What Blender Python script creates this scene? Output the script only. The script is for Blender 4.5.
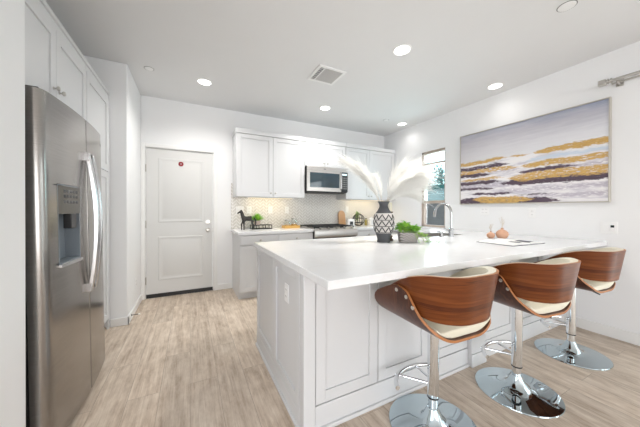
import bpy, bmesh, math, random
from mathutils import Vector, Matrix
PI = math.pi
for o in list(bpy.data.objects):
    bpy.data.objects.remove(o)
C = bpy.context.scene.collection
SC = bpy.context.scene

# ------------------------------------------------------------------ camera, sky, daylight, fill lights, exposure
cam_d = bpy.data.cameras.new('camera')
cam = bpy.data.objects.new('camera', cam_d); C.objects.link(cam)
YAW, PIT, ROLL = 0.4709, -0.0044, 0.0026
FPX, CYP = 254.955, 210.615
fw = Vector((math.sin(YAW), math.cos(YAW), 0)); rt = Vector((math.cos(YAW), -math.sin(YAW), 0)); up = Vector((0, 0, 1))
f2 = fw * math.cos(PIT) + up * math.sin(PIT); u2 = up * math.cos(PIT) - fw * math.sin(PIT)
r3 = rt * math.cos(ROLL) + u2 * math.sin(ROLL); u3 = u2 * math.cos(ROLL) - rt * math.sin(ROLL)
m = Matrix((r3, u3, -f2)).transposed().to_4x4(); m.translation = Vector((0, 0, 1.2173))
cam.matrix_world = m
cam_d.sensor_fit = 'HORIZONTAL'; cam_d.sensor_width = 36.0
cam_d.lens = 36.0 * FPX / 640.0
cam_d.shift_y = -(213.5 - CYP) / 640.0
cam_d.clip_start = 0.02
SC.camera = cam

W = bpy.data.worlds.new('sky'); SC.world = W; W.use_nodes = True
bg = W.node_tree.nodes['Background']
bg.inputs[0].default_value = (0.94, 0.965, 1.0, 1); bg.inputs[1].default_value = 3.4

def area_light(name, loc, direction, sx, sy, power, col=(1, 1, 1)):
    d = bpy.data.lights.new(name, 'AREA'); d.shape = 'RECTANGLE'; d.size = sx; d.size_y = sy
    d.energy = power; d.color = col
    o = bpy.data.objects.new(name, d); C.objects.link(o); o.location = loc
    o.rotation_euler = Vector(direction).to_track_quat('-Z', 'Y').to_euler()
    return o
# added fill lights at unseen rear and west openings; daylight at patio door, window
area_light('fill_rear', (0.4, -8.2, 1.35), (0, 1, 0), 6.4, 2.4, 150, (1.0, 0.99, 0.98))
area_light('daylight_patio', (3.85, -0.95, 1.15), (-1, 0, 0), 2.9, 2.1, 32, (0.94, 0.97, 1.0))
area_light('fill_west', (-3.2, -1.6, 1.3), (1, 0, 0), 3.0, 2.2, 15, (1.0, 0.99, 0.97))
area_light('daylight_window', (3.85, 2.94, 1.55), (-1, 0, 0), 0.5, 1.3, 22, (0.9, 0.98, 1.0))

SC.view_settings.view_transform = 'Standard'; SC.view_settings.look = 'None'
SC.view_settings.gamma = 1.0; SC.view_settings.use_curve_mapping = False
SC.view_settings.exposure = -0.05

# ------------------------------------------------------------------ materials
def new_mat(name):
    mt = bpy.data.materials.new(name); mt.use_nodes = True
    return mt, mt.node_tree, mt.node_tree.nodes['Principled BSDF']
def N(nt, kind, **kw):
    n = nt.nodes.new(kind)
    for k, v in kw.items(): setattr(n, k, v)
    return n
def setin(n, **kw):
    for k, v in kw.items(): n.inputs[k].default_value = v
def plain(name, col, rough=0.5, metal=0.0, bump=0.0, bscale=60.0, vary=0.04, vscale=6.0, coat=0.0, spec=0.5):
    mt, nt, p = new_mat(name)
    tc = N(nt, 'ShaderNodeTexCoord')
    nz = N(nt, 'ShaderNodeTexNoise'); nz.inputs['Scale'].default_value = vscale; nz.inputs['Detail'].default_value = 3
    nt.links.new(tc.outputs['Object'], nz.inputs['Vector'])
    mx = N(nt, 'ShaderNodeMix', data_type='RGBA')
    mx.inputs['A'].default_value = (*[c * (1 - vary) for c in col], 1); mx.inputs['B'].default_value = (*[min(1, c * (1 + vary)) for c in col], 1)
    nt.links.new(nz.outputs['Fac'], mx.inputs['Factor']); nt.links.new(mx.outputs['Result'], p.inputs['Base Color'])
    p.inputs['Roughness'].default_value = rough; p.inputs['Metallic'].default_value = metal
    p.inputs['Coat Weight'].default_value = coat; p.inputs['Specular IOR Level'].default_value = spec
    if bump:
        n2 = N(nt, 'ShaderNodeTexNoise'); n2.inputs['Scale'].default_value = bscale; n2.inputs['Detail'].default_value = 4
        nt.links.new(tc.outputs['Object'], n2.inputs['Vector'])
        b = N(nt, 'ShaderNodeBump'); b.inputs['Strength'].default_value = bump; b.inputs['Distance'].default_value = 0.002
        nt.links.new(n2.outputs['Fac'], b.inputs['Height']); nt.links.new(b.outputs['Normal'], p.inputs['Normal'])
    return mt
def ramp(nt, src, stops):
    r = N(nt, 'ShaderNodeValToRGB'); e = r.color_ramp.elements
    while len(e) < len(stops): e.new(0.5)
    for k, (q, c) in enumerate(stops): e[k].position = q; e[k].color = (*c, 1)
    nt.links.new(src, r.inputs['Fac']); return r
def mth(nt, op, a, b=None, c=None):
    n = N(nt, 'ShaderNodeMath', operation=op)
    for i, v in enumerate((a, b, c)):
        if v is None: continue
        if isinstance(v, (int, float)): n.inputs[i].default_value = v
        else: nt.links.new(v, n.inputs[i])
    return n.outputs[0]
def mixc(nt, fac, a, b):
    mx = N(nt, 'ShaderNodeMix', data_type='RGBA')
    for s, v in (('Factor', fac), ('A', a), ('B', b)):
        if isinstance(v, (int, float)): mx.inputs[s].default_value = v
        elif isinstance(v, tuple): mx.inputs[s].default_value = (*v, 1)
        else: nt.links.new(v, mx.inputs[s])
    return mx.outputs['Result']

M = {}
M['wall'] = plain('wall_paint', (0.85, 0.855, 0.863), 0.75, bump=0.12, bscale=220, vary=0.01)
M['ceil'] = plain('ceiling_paint', (0.79, 0.793, 0.80), 0.85, bump=0.15, bscale=160, vary=0.01)
M['trim'] = plain('trim_paint', (0.83, 0.83, 0.82), 0.4, vary=0.01)
M['cab'] = plain('cabinet_paint', (0.68, 0.685, 0.697), 0.36, vary=0.008)
M['door'] = plain('door_paint', (0.66, 0.66, 0.65), 0.45, vary=0.01)
M['steel_dark'] = plain('dark_steel', (0.05, 0.05, 0.052), 0.45, 0.6)
M['black'] = plain('black_plastic', (0.012, 0.012, 0.013), 0.4)
M['iron'] = plain('cast_iron', (0.02, 0.02, 0.021), 0.6, bump=0.3, bscale=200)
M['chrome'] = plain('chrome', (0.80, 0.82, 0.84), 0.05, 1.0, vary=0.0)
M['chrome_base'] = plain('mirror_chrome_base', (0.50, 0.58, 0.62), 0.03, 1.0, vary=0.0)  # blue-grey tint stands in for what the mirror finish reflects
M['nickel'] = plain('brushed_nickel', (0.55, 0.53, 0.50), 0.28, 1.0, vary=0.04)
M['cream'] = plain('cream_leatherette', (0.78, 0.73, 0.60), 0.5, bump=0.2, bscale=180, vary=0.03)
M['plate'] = plain('white_plastic', (0.88, 0.88, 0.88), 0.35, vary=0.0)
M['slot'] = plain('grey_slot', (0.22, 0.22, 0.22), 0.6)
M['screen'] = plain('dark_display', (0.03, 0.035, 0.04), 0.2)
M['vase'] = plain('charcoal_ceramic', (0.075, 0.078, 0.085), 0.75, bump=0.5, bscale=120, vary=0.2)
M['vase_white'] = plain('chalk_white_ceramic', (0.60, 0.575, 0.545), 0.8, bump=0.6, bscale=140, vary=0.1)
M['vase_black'] = plain('black_relief', (0.03, 0.03, 0.032), 0.8)
M['terra'] = plain('terracotta', (0.62, 0.36, 0.24), 0.8, bump=0.4, bscale=120, vary=0.12, vscale=20)
M['twig'] = plain('pale_twig', (0.62, 0.56, 0.48), 0.8)
M['pampas'] = plain('pampas_fluff', (0.96, 0.95, 0.925), 0.9, vary=0.06, vscale=9)
def translucent(mt, w):
    nt = mt.node_tree; p = nt.nodes['Principled BSDF']; o = [n for n in nt.nodes if n.type == 'OUTPUT_MATERIAL'][0]
    t = N(nt, 'ShaderNodeBsdfTranslucent'); mx = N(nt, 'ShaderNodeMixShader'); mx.inputs[0].default_value = w
    nt.links.new(p.inputs['Base Color'].links[0].from_socket, t.inputs[0])
    nt.links.new(p.outputs[0], mx.inputs[1]); nt.links.new(t.outputs[0], mx.inputs[2]); nt.links.new(mx.outputs[0], o.inputs[0])
translucent(M['pampas'], 0.5)
M['leaf'] = plain('fresh_leaf', (0.22, 0.56, 0.07), 0.45, vary=0.5, vscale=35)
M['leaf2'] = plain('lime_leaf', (0.46, 0.80, 0.12), 0.45, vary=0.35, vscale=35)
for k_ in ('leaf', 'leaf2'): translucent(M[k_], 0.35)
M['sage'] = plain('sage_leaf', (0.30, 0.40, 0.16), 0.5, vary=0.3, vscale=35)
M['stem'] = plain('green_stem', (0.18, 0.30, 0.08), 0.6)
M['soil'] = plain('soil', (0.05, 0.035, 0.025), 0.95, bump=0.8)
M['board'] = plain('beech_board', (0.60, 0.36, 0.20), 0.5, vary=0.12, vscale=14)
M['tray_wood'] = plain('golden_wood', (0.62, 0.36, 0.10), 0.45, vary=0.15, vscale=14)
M['bottle_amber'] = plain('olive_bottle', (0.36, 0.30, 0.10), 0.2)
M['pot_blush'] = plain('blush_ceramic', (0.66, 0.52, 0.46), 0.6)
M['bronze'] = plain('dark_bronze', (0.035, 0.034, 0.032), 0.38, 0.5, bump=0.2, bscale=90, vary=0.3)
M['cone'] = plain('pine_brown', (0.10, 0.065, 0.04), 0.8, vary=0.4, vscale=60)
M['paper'] = plain('paper', (0.86, 0.85, 0.83), 0.8, vary=0.02)
M['print'] = plain('printed_photo', (0.10, 0.10, 0.12), 0.6, vary=0.8, vscale=18)
M['red'] = plain('red_wax', (0.30, 0.02, 0.03), 0.5, vary=0.25, vscale=60)
M['frame'] = plain('champagne_frame', (0.60, 0.57, 0.51), 0.35, 0.6)
M['winframe'] = plain('taupe_window_frame', (0.46, 0.38, 0.32), 0.5)
M['dispenser'] = plain('grey_blue_plastic', (0.20, 0.23, 0.26), 0.35)
M['panel'] = plain('bronze_steel_panel', (0.16, 0.15, 0.135), 0.4, 0.8)
M['rubber'] = plain('white_rubber', (0.8, 0.78, 0.72), 0.7)
M['walnut_bolt'] = plain('satin_bolt', (0.72, 0.68, 0.62), 0.3, 1.0)
M['exterior'] = plain('stucco_exterior', (0.22, 0.245, 0.25), 0.9, bump=0.5, bscale=80, vary=0.05)
M['teal'] = plain('verdigris_cap', (0.015, 0.075, 0.07), 0.7, vary=0.1)
M['paving'] = plain('pale_paving', (0.5, 0.5, 0.48), 0.9)
M['tree_leaf'] = plain('tree_leaf', (0.07, 0.20, 0.19), 0.7, vary=0.5, vscale=3)
M['bark'] = plain('bark', (0.16, 0.12, 0.10), 0.9, vary=0.2)
M['tile_edge'] = plain('tile_edge', (0.6, 0.56, 0.52), 0.5)

def quartz():
    mt, nt, p = new_mat('white_quartz')
    tc = N(nt, 'ShaderNodeTexCoord')
    n1 = N(nt, 'ShaderNodeTexNoise'); setin(n1, Scale=2.2, Detail=6.0, Roughness=0.6, Distortion=1.5)
    nt.links.new(tc.outputs['Object'], n1.inputs['Vector'])
    vein = mth(nt, 'ABSOLUTE', mth(nt, 'SUBTRACT', n1.outputs['Fac'], 0.5))
    r = ramp(nt, vein, [(0.0, (0.80, 0.80, 0.805)), (0.03, (0.82, 0.825, 0.84)), (0.2, (0.83, 0.835, 0.85))])
    nt.links.new(r.outputs['Color'], p.inputs['Base Color']); p.inputs['Roughness'].default_value = 0.16
    return mt
M['quartz'] = quartz()

def floor_mat():
    mt, nt, p = new_mat('oak_vinyl_planks')
    tc = N(nt, 'ShaderNodeTexCoord'); sp = N(nt, 'ShaderNodeSeparateXYZ'); nt.links.new(tc.outputs['Object'], sp.inputs[0])
    cb = N(nt, 'ShaderNodeCombineXYZ'); nt.links.new(sp.outputs['Y'], cb.inputs[0]); nt.links.new(sp.outputs['X'], cb.inputs[1])
    br = N(nt, 'ShaderNodeTexBrick'); br.offset = 0.37; br.squash = 1.0
    setin(br, Scale=1.0); br.inputs['Brick Width'].default_value = 1.22; br.inputs['Row Height'].default_value = 0.178
    br.inputs['Mortar Size'].default_value = 0.0010; br.inputs['Mortar Smooth'].default_value = 0.1
    br.inputs['Color1'].default_value = (0, 0, 0, 1); br.inputs['Color2'].default_value = (1, 1, 1, 1); br.inputs['Mortar'].default_value = (0.5, 0.5, 0.5, 1)
    nt.links.new(cb.outputs[0], br.inputs['Vector'])
    # grain stretched along the plank, shifted plank by plank
    off = N(nt, 'ShaderNodeVectorMath', operation='MULTIPLY_ADD')
    off.inputs[1].default_value = (0.9, 13, 1); nt.links.new(cb.outputs[0], off.inputs[0])
    sc = N(nt, 'ShaderNodeVectorMath', operation='SCALE'); sc.inputs['Scale'].default_value = 7.3
    nt.links.new(br.outputs['Color'], sc.inputs[0]); nt.links.new(sc.outputs[0], off.inputs[2])
    n1 = N(nt, 'ShaderNodeTexNoise'); setin(n1, Scale=2.4, Detail=8.0, Roughness=0.62, Distortion=0.35); nt.links.new(off.outputs[0], n1.inputs['Vector'])
    off2 = N(nt, 'ShaderNodeVectorMath', operation='MULTIPLY'); off2.inputs[1].default_value = (1.0, 3.2, 1); nt.links.new(off.outputs[0], off2.inputs[0])
    n2 = N(nt, 'ShaderNodeTexNoise'); setin(n2, Scale=5.0, Detail=5.0, Roughness=0.7); nt.links.new(off2.outputs[0], n2.inputs['Vector'])
    off3 = N(nt, 'ShaderNodeVectorMath', operation='MULTIPLY'); off3.inputs[1].default_value = (2.6, 0.42, 1); nt.links.new(off.outputs[0], off3.inputs[0])
    n3 = N(nt, 'ShaderNodeTexNoise'); setin(n3, Scale=2.6, Detail=6.0, Roughness=0.68); nt.links.new(off3.outputs[0], n3.inputs['Vector'])
    g = mth(nt, 'ADD', mth(nt, 'MULTIPLY', n1.outputs['Fac'], 0.38), mth(nt, 'ADD', mth(nt, 'MULTIPLY', n2.outputs['Fac'], 0.24), mth(nt, 'MULTIPLY', n3.outputs['Fac'], 0.38)))
    r = ramp(nt, g, [(0.34, (0.29, 0.215, 0.155)), (0.43, (0.44, 0.35, 0.27)), (0.51, (0.57, 0.475, 0.385)), (0.61, (0.70, 0.615, 0.52))])
    tone = N(nt, 'ShaderNodeMix', data_type='RGBA', blend_type='MULTIPLY'); tone.inputs['Factor'].default_value = 1
    tr = ramp(nt, br.outputs['Color'], [(0.0, (0.95, 0.945, 0.94)), (1.0, (1.08, 1.07, 1.06))])
    nt.links.new(r.outputs['Color'], tone.inputs['A']); nt.links.new(tr.outputs['Color'], tone.inputs['B'])
    gap = mixc(nt, br.outputs['Fac'], tone.outputs['Result'], (0.27, 0.215, 0.165))
    nt.links.new(gap, p.inputs['Base Color']); p.inputs['Roughness'].default_value = 0.42
    b = N(nt, 'ShaderNodeBump'); setin(b, Strength=0.12, Distance=0.002); nt.links.new(g, b.inputs['Height']); nt.links.new(b.outputs['Normal'], p.inputs['Normal'])
    return mt
M['floor'] = floor_mat()

def wood(name, axis, dark, mid, light, scale=1.0, rough=0.32):
    mt, nt, p = new_mat(name)
    tc = N(nt, 'ShaderNodeTexCoord'); mp = N(nt, 'ShaderNodeMapping')
    mp.inputs['Scale'].default_value = axis; nt.links.new(tc.outputs['Object'], mp.inputs['Vector'])
    n1 = N(nt, 'ShaderNodeTexNoise'); setin(n1, Scale=1.6 * scale, Detail=7.0, Roughness=0.6, Distortion=0.6); nt.links.new(mp.outputs[0], n1.inputs['Vector'])
    wv = mth(nt, 'SINE', mth(nt, 'MULTIPLY', n1.outputs['Fac'], 42.0))
    g = mth(nt, 'ADD', mth(nt, 'MULTIPLY', wv, 0.09), n1.outputs['Fac'])
    r = ramp(nt, g, [(0.32, dark), (0.5, mid), (0.68, light)])
    nt.links.new(r.outputs['Color'], p.inputs['Base Color']); p.inputs['Roughness'].default_value = rough; p.inputs['Specular IOR Level'].default_value = 0.3
    return mt
M['walnut'] = wood('walnut_veneer', (0.7, 0.7, 14.0), (0.080, 0.019, 0.005), (0.140, 0.036, 0.008), (0.20, 0.058, 0.014))
M['walnut_side'] = wood('walnut_side_veneer', (9.0, 7.0, 0.9), (0.06, 0.019, 0.009), (0.10, 0.033, 0.015), (0.135, 0.048, 0.023))
M['ply'] = plain('plywood_edge', (0.42, 0.17, 0.06), 0.45, vary=0.15, vscale=30)

def brushed(name, col, rough, stretch):
    mt, nt, p = new_mat(name)
    tc = N(nt, 'ShaderNodeTexCoord'); mp = N(nt, 'ShaderNodeMapping'); mp.inputs['Scale'].default_value = stretch
    nt.links.new(tc.outputs['Object'], mp.inputs['Vector'])
    n1 = N(nt, 'ShaderNodeTexNoise'); setin(n1, Scale=3.0, Detail=5.0, Roughness=0.6); nt.links.new(mp.outputs[0], n1.inputs['Vector'])
    r = ramp(nt, n1.outputs['Fac'], [(0.3, tuple(c * 0.9 for c in col)), (0.7, tuple(min(1, c * 1.08) for c in col))])
    nt.links.new(r.outputs['Color'], p.inputs['Base Color']); p.inputs['Metallic'].default_value = 1
    rr = N(nt, 'ShaderNodeMapRange'); setin(rr); rr.inputs['To Min'].default_value = rough * 0.8; rr.inputs['To Max'].default_value = rough * 1.25
    nt.links.new(n1.outputs['Fac'], rr.inputs['Value']); nt.links.new(rr.outputs[0], p.inputs['Roughness'])
    p.inputs['Anisotropic'].default_value = 0.4
    return mt
M['steel'] = brushed('brushed_stainless', (0.34, 0.325, 0.31), 0.2, (1, 2, 60))
M['steel_light'] = brushed('bright_stainless', (0.62, 0.60, 0.58), 0.3, (1, 2, 60))
M['faucet_chrome'] = plain('faucet_chrome', (0.50, 0.51, 0.52), 0.12, 1.0, vary=0.0)
M['steel_h'] = brushed('stainless_handle', (0.62, 0.62, 0.63), 0.2, (40, 40, 1))

def backsplash_mat():
    mt, nt, p = new_mat('chevron_tile')
    tc = N(nt, 'ShaderNodeTexCoord'); sp = N(nt, 'ShaderNodeSeparateXYZ'); nt.links.new(tc.outputs['Object'], sp.inputs[0])
    tri = mth(nt, 'PINGPONG', sp.outputs['X'], 0.053)
    v = mth(nt, 'ADD', sp.outputs['Z'], tri)
    fr = mth(nt, 'FRACT', mth(nt, 'MULTIPLY', v, 1 / 0.052))
    g1 = mth(nt, 'LESS_THAN', fr, 0.2)
    g2 = mth(nt, 'LESS_THAN', tri, 0.0018); g3 = mth(nt, 'GREATER_THAN', tri, 0.0512)
    g = mth(nt, 'MAXIMUM', g1, mth(nt, 'MAXIMUM', g2, g3))
    cell = N(nt, 'ShaderNodeCombineXYZ')
    nt.links.new(mth(nt, 'FLOOR', mth(nt, 'MULTIPLY', v, 1 / 0.052)), cell.inputs[0]); nt.links.new(mth(nt, 'FLOOR', mth(nt, 'MULTIPLY', sp.outputs['X'], 1 / 0.053)), cell.inputs[1])
    wn = N(nt, 'ShaderNodeTexWhiteNoise', noise_dimensions='3D'); nt.links.new(cell.outputs[0], wn.inputs['Vector'])
    tile = mixc(nt, wn.outputs['Value'], (0.59, 0.565, 0.535), (0.66, 0.635, 0.605))
    col = mixc(nt, g, tile, (0.87, 0.86, 0.84))
    nt.links.new(col, p.inputs['Base Color']); p.inputs['Roughness'].default_value = 0.3
    b = N(nt, 'ShaderNodeBump'); setin(b, Strength=0.3, Distance=0.002); nt.links.new(mth(nt, 'SUBTRACT', 1.0, g), b.inputs['Height']); nt.links.new(b.outputs['Normal'], p.inputs['Normal'])
    return mt
M['tile'] = backsplash_mat()

def herring_pot():
    mt, nt, p = new_mat('herringbone_planter')
    tc = N(nt, 'ShaderNodeTexCoord'); sp = N(nt, 'ShaderNodeSeparateXYZ'); nt.links.new(tc.outputs['Object'], sp.inputs[0])
    tri = mth(nt, 'PINGPONG', mth(nt, 'ADD', sp.outputs['X'], sp.outputs['Y']), 0.022)
    fr = mth(nt, 'FRACT', mth(nt, 'MULTIPLY', mth(nt, 'ADD', sp.outputs['Z'], tri), 1 / 0.022))
    col = mixc(nt, mth(nt, 'LESS_THAN', fr, 0.45), (0.16, 0.145, 0.14), (0.62, 0.57, 0.55))
    nt.links.new(col, p.inputs['Base Color']); p.inputs['Roughness'].default_value = 0.8
    return mt
M['herring'] = herring_pot()

def emit(name, col, s):
    mt, nt, p = new_mat(name)
    p.inputs['Base Color'].default_value = (*col, 1); p.inputs['Emission Color'].default_value = (*col, 1); p.inputs['Emission Strength'].default_value = s
    return mt
M['lens'] = emit('lit_lens', (1.0, 0.97, 0.92), 6.0)
M['strip'] = emit('lit_strip', (1.0, 0.82, 0.5), 0.8)
M['clock'] = emit('lit_clock', (0.7, 0.85, 0.9), 0.5)

def glass(name, col, refl=0.12, rough=0.0):
    mt = bpy.data.materials.new(name); mt.use_nodes = True; nt = mt.node_tree; nt.nodes.clear()
    o = N(nt, 'ShaderNodeOutputMaterial'); tr = N(nt, 'ShaderNodeBsdfTransparent'); gl = N(nt, 'ShaderNodeBsdfGlossy'); mx = N(nt, 'ShaderNodeMixShader')
    nz = N(nt, 'ShaderNodeTexNoise'); nz.inputs['Scale'].default_value = 1.5
    cc = mixc(nt, nz.outputs['Fac'], tuple(c * 0.97 for c in col), col)
    nt.links.new(cc, tr.inputs[0]); gl.inputs['Roughness'].default_value = rough; mx.inputs[0].default_value = refl
    nt.links.new(tr.outputs[0], mx.inputs[1]); nt.links.new(gl.outputs[0], mx.inputs[2]); nt.links.new(mx.outputs[0], o.inputs[0])
    return mt
M['pane'] = glass('tinted_pane', (0.80, 0.94, 0.95), 0.06)
M['screen_pane'] = glass('screened_pane', (0.56, 0.565, 0.57), 0.05, 0.2)
M['clear'] = glass('clear_glass', (0.93, 0.95, 0.94), 0.12)
M['ovenglass'] = plain('oven_glass', (0.02, 0.045, 0.06), 0.06, vary=0.3, coat=1.0)  # bluish base colour imitates a reflection in the dark glass

def painting():
    mt, nt, p = new_mat('abstract_canvas')
    tc = N(nt, 'ShaderNodeTexCoord'); sp = N(nt, 'ShaderNodeSeparateXYZ'); nt.links.new(tc.outputs['Object'], sp.inputs[0])
    s = mth(nt, 'DIVIDE', mth(nt, 'MULTIPLY', sp.outputs['Y'], -1.0), 1.516)     # 0 at the far end .. 1 at the near end
    t = mth(nt, 'DIVIDE', sp.outputs['Z'], 1.003)
    def noise(sx, sy, sc, det=5, dist=0.3, ofs=0.0):
        cb = N(nt, 'ShaderNodeCombineXYZ'); nt.links.new(mth(nt, 'MULTIPLY_ADD', s, sx, ofs), cb.inputs[0]); nt.links.new(mth(nt, 'MULTIPLY', t, sy), cb.inputs[1])
        n = N(nt, 'ShaderNodeTexNoise'); setin(n, Scale=sc, Detail=float(det), Roughness=0.6, Distortion=dist); nt.links.new(cb.outputs[0], n.inputs['Vector'])
        return n.outputs['Fac']
    streak = noise(1.6, 9, 3.0); fine = noise(6, 22, 5.0, 6); wob = noise(2.2, 1.0, 2.0, 3, 0, 5.0); patch = noise(3, 6, 2.5, 4, 0.5, 11.0)
    tt = mth(nt, 'ADD', t, mth(nt, 'ADD', mth(nt, 'MULTIPLY_ADD', wob, 0.07, -0.035), mth(nt, 'MULTIPLY_ADD', fine, 0.07, -0.035)))
    sky = ramp(nt, mth(nt, 'ADD', t, mth(nt, 'MULTIPLY_ADD', streak, 0.22, -0.11)), [(0.58, (0.80, 0.81, 0.84)), (0.74, (0.70, 0.70, 0.74)), (0.88, (0.50, 0.50, 0.56)), (1.02, (0.30, 0.33, 0.44))])
    warm = mixc(nt, mth(nt, 'MULTIPLY', mth(nt, 'SUBTRACT', 1.0, s), 0.45), sky.outputs['Color'], (0.50, 0.46, 0.47))
    low = ramp(nt, streak, [(0.36, (0.58, 0.56, 0.62)), (0.48, (0.80, 0.78, 0.80)), (0.6, (0.84, 0.82, 0.82))])
    isl = N(nt, 'ShaderNodeMapRange', interpolation_type='SMOOTHSTEP'); isl.inputs['From Min'].default_value = 0.52; isl.inputs['From Max'].default_value = 0.62
    nt.links.new(tt, isl.inputs['Value'])
    top = mixc(nt, mth(nt, 'GREATER_THAN', t, 0.58), sky.outputs['Color'], warm)
    col = mixc(nt, isl.outputs[0], low.outputs['Color'], top)
    def band(col, c0, c1, w, s0, s1, paint, keep=0.4, soft=0.012, fade=0.08, rag=0.5):
        cen = mth(nt, 'MULTIPLY_ADD', s, c1 - c0, c0)
        d = mth(nt, 'ABSOLUTE', mth(nt, 'SUBTRACT', tt, cen))
        ends = mth(nt, 'MULTIPLY', _ss(s, s0 - fade, s0 + fade), mth(nt, 'SUBTRACT', 1.0, _ss(s, s1 - fade, s1 + fade)))
        ww = mth(nt, 'MULTIPLY', mth(nt, 'MULTIPLY', ends, w), mth(nt, 'MULTIPLY_ADD', patch, 2 * rag, 1 - rag))
        k = mth(nt, 'SUBTRACT', 1.0, _ss2(d, ww, soft))
        k = mth(nt, 'MULTIPLY', k, _ss(fine, keep - 0.06, keep + 0.02))
        return mixc(nt, k, col, paint)
    def _ss(x, a, b):
        n = N(nt, 'ShaderNodeMapRange', interpolation_type='SMOOTHSTEP'); n.inputs['From Min'].default_value = a; n.inputs['From Max'].default_value = b
        nt.links.new(x, n.inputs['Value']); return n.outputs[0]
    def _ss2(x, a, soft):
        n = N(nt, 'ShaderNodeMapRange', interpolation_type='SMOOTHSTEP')
        nt.links.new(mth(nt, 'SUBTRACT', a, soft), n.inputs['From Min']); nt.links.new(a, n.inputs['From Max']); nt.links.new(x, n.inputs['Value']); return n.outputs[0]
    gold = mixc(nt, fine, (0.30, 0.14, 0.03), (0.85, 0.58, 0.20))
    plum = mixc(nt, streak, (0.03, 0.02, 0.035), (0.15, 0.10, 0.14))
    blue = (0.56, 0.64, 0.74)
    col = band(col, 0.50, 0.52, 0.04, 0.55, 1.1, blue, 0.3, 0.04)
    lilac = (0.50, 0.46, 0.53)
    for c_, a_, b_ in ((0.43, -0.1, 0.5), (0.25, -0.1, 0.55), (0.17, 0.3, 1.1), (0.09, 0.55, 1.1), (0.385, 0.7, 1.1)): col = band(col, c_, c_, 0.045, a_, b_, lilac, 0.47, 0.04)
    col = band(col, 0.50, 0.50, 0.035, -0.1, 0.40, plum, 0.42)
    col = band(col, 0.41, 0.37, 0.030, -0.1, 0.26, plum, 0.36)
    col = band(col, 0.385, 0.385, 0.030, 0.52, 0.82, plum, 0.36)
    col = band(col, 0.295, 0.29, 0.030, -0.1, 0.34, plum, 0.36)
    col = band(col, 0.275, 0.25, 0.040, 0.40, 1.1, plum, 0.34)
    col = band(col, 0.215, 0.20, 0.022, -0.1, 0.30, plum, 0.42)
    col = band(col, 0.13, 0.16, 0.022, 0.12, 0.44, plum, 0.36)
    col = band(col, 0.12, 0.10, 0.014, 0.5, 0.72, plum, 0.46)
    col = band(col, 0.04, 0.03, 0.045, -0.1, 0.72, plum, 0.36)
    col = band(col, 0.575, 0.60, 0.030, -0.1, 0.38, gold, 0.40)
    col = band(col, 0.575, 0.60, 0.024, 0.46, 0.54, gold, 0.42)
    col = band(col, 0.575, 0.605, 0.036, 0.62, 1.1, gold, 0.38)
    col = band(col, 0.455, 0.45, 0.034, -0.1, 0.46, gold, 0.46)
    col = band(col, 0.455, 0.455, 0.040, 0.54, 1.1, gold, 0.43)
    col = band(col, 0.34, 0.345, 0.022, 0.02, 0.36, gold, 0.44)
    col = band(col, 0.325, 0.32, 0.052, 0.46, 1.1, gold, 0.45)
    col = band(col, 0.055, 0.055, 0.048, 0.16, 0.56, gold, 0.43)
    nt.links.new(col, p.inputs['Base Color']); p.inputs['Roughness'].default_value = 0.6
    b = N(nt, 'ShaderNodeBump'); setin(b, Strength=0.3, Distance=0.003); nt.links.new(fine, b.inputs['Height']); nt.links.new(b.outputs['Normal'], p.inputs['Normal'])
    return mt
M['painting'] = painting()

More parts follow.
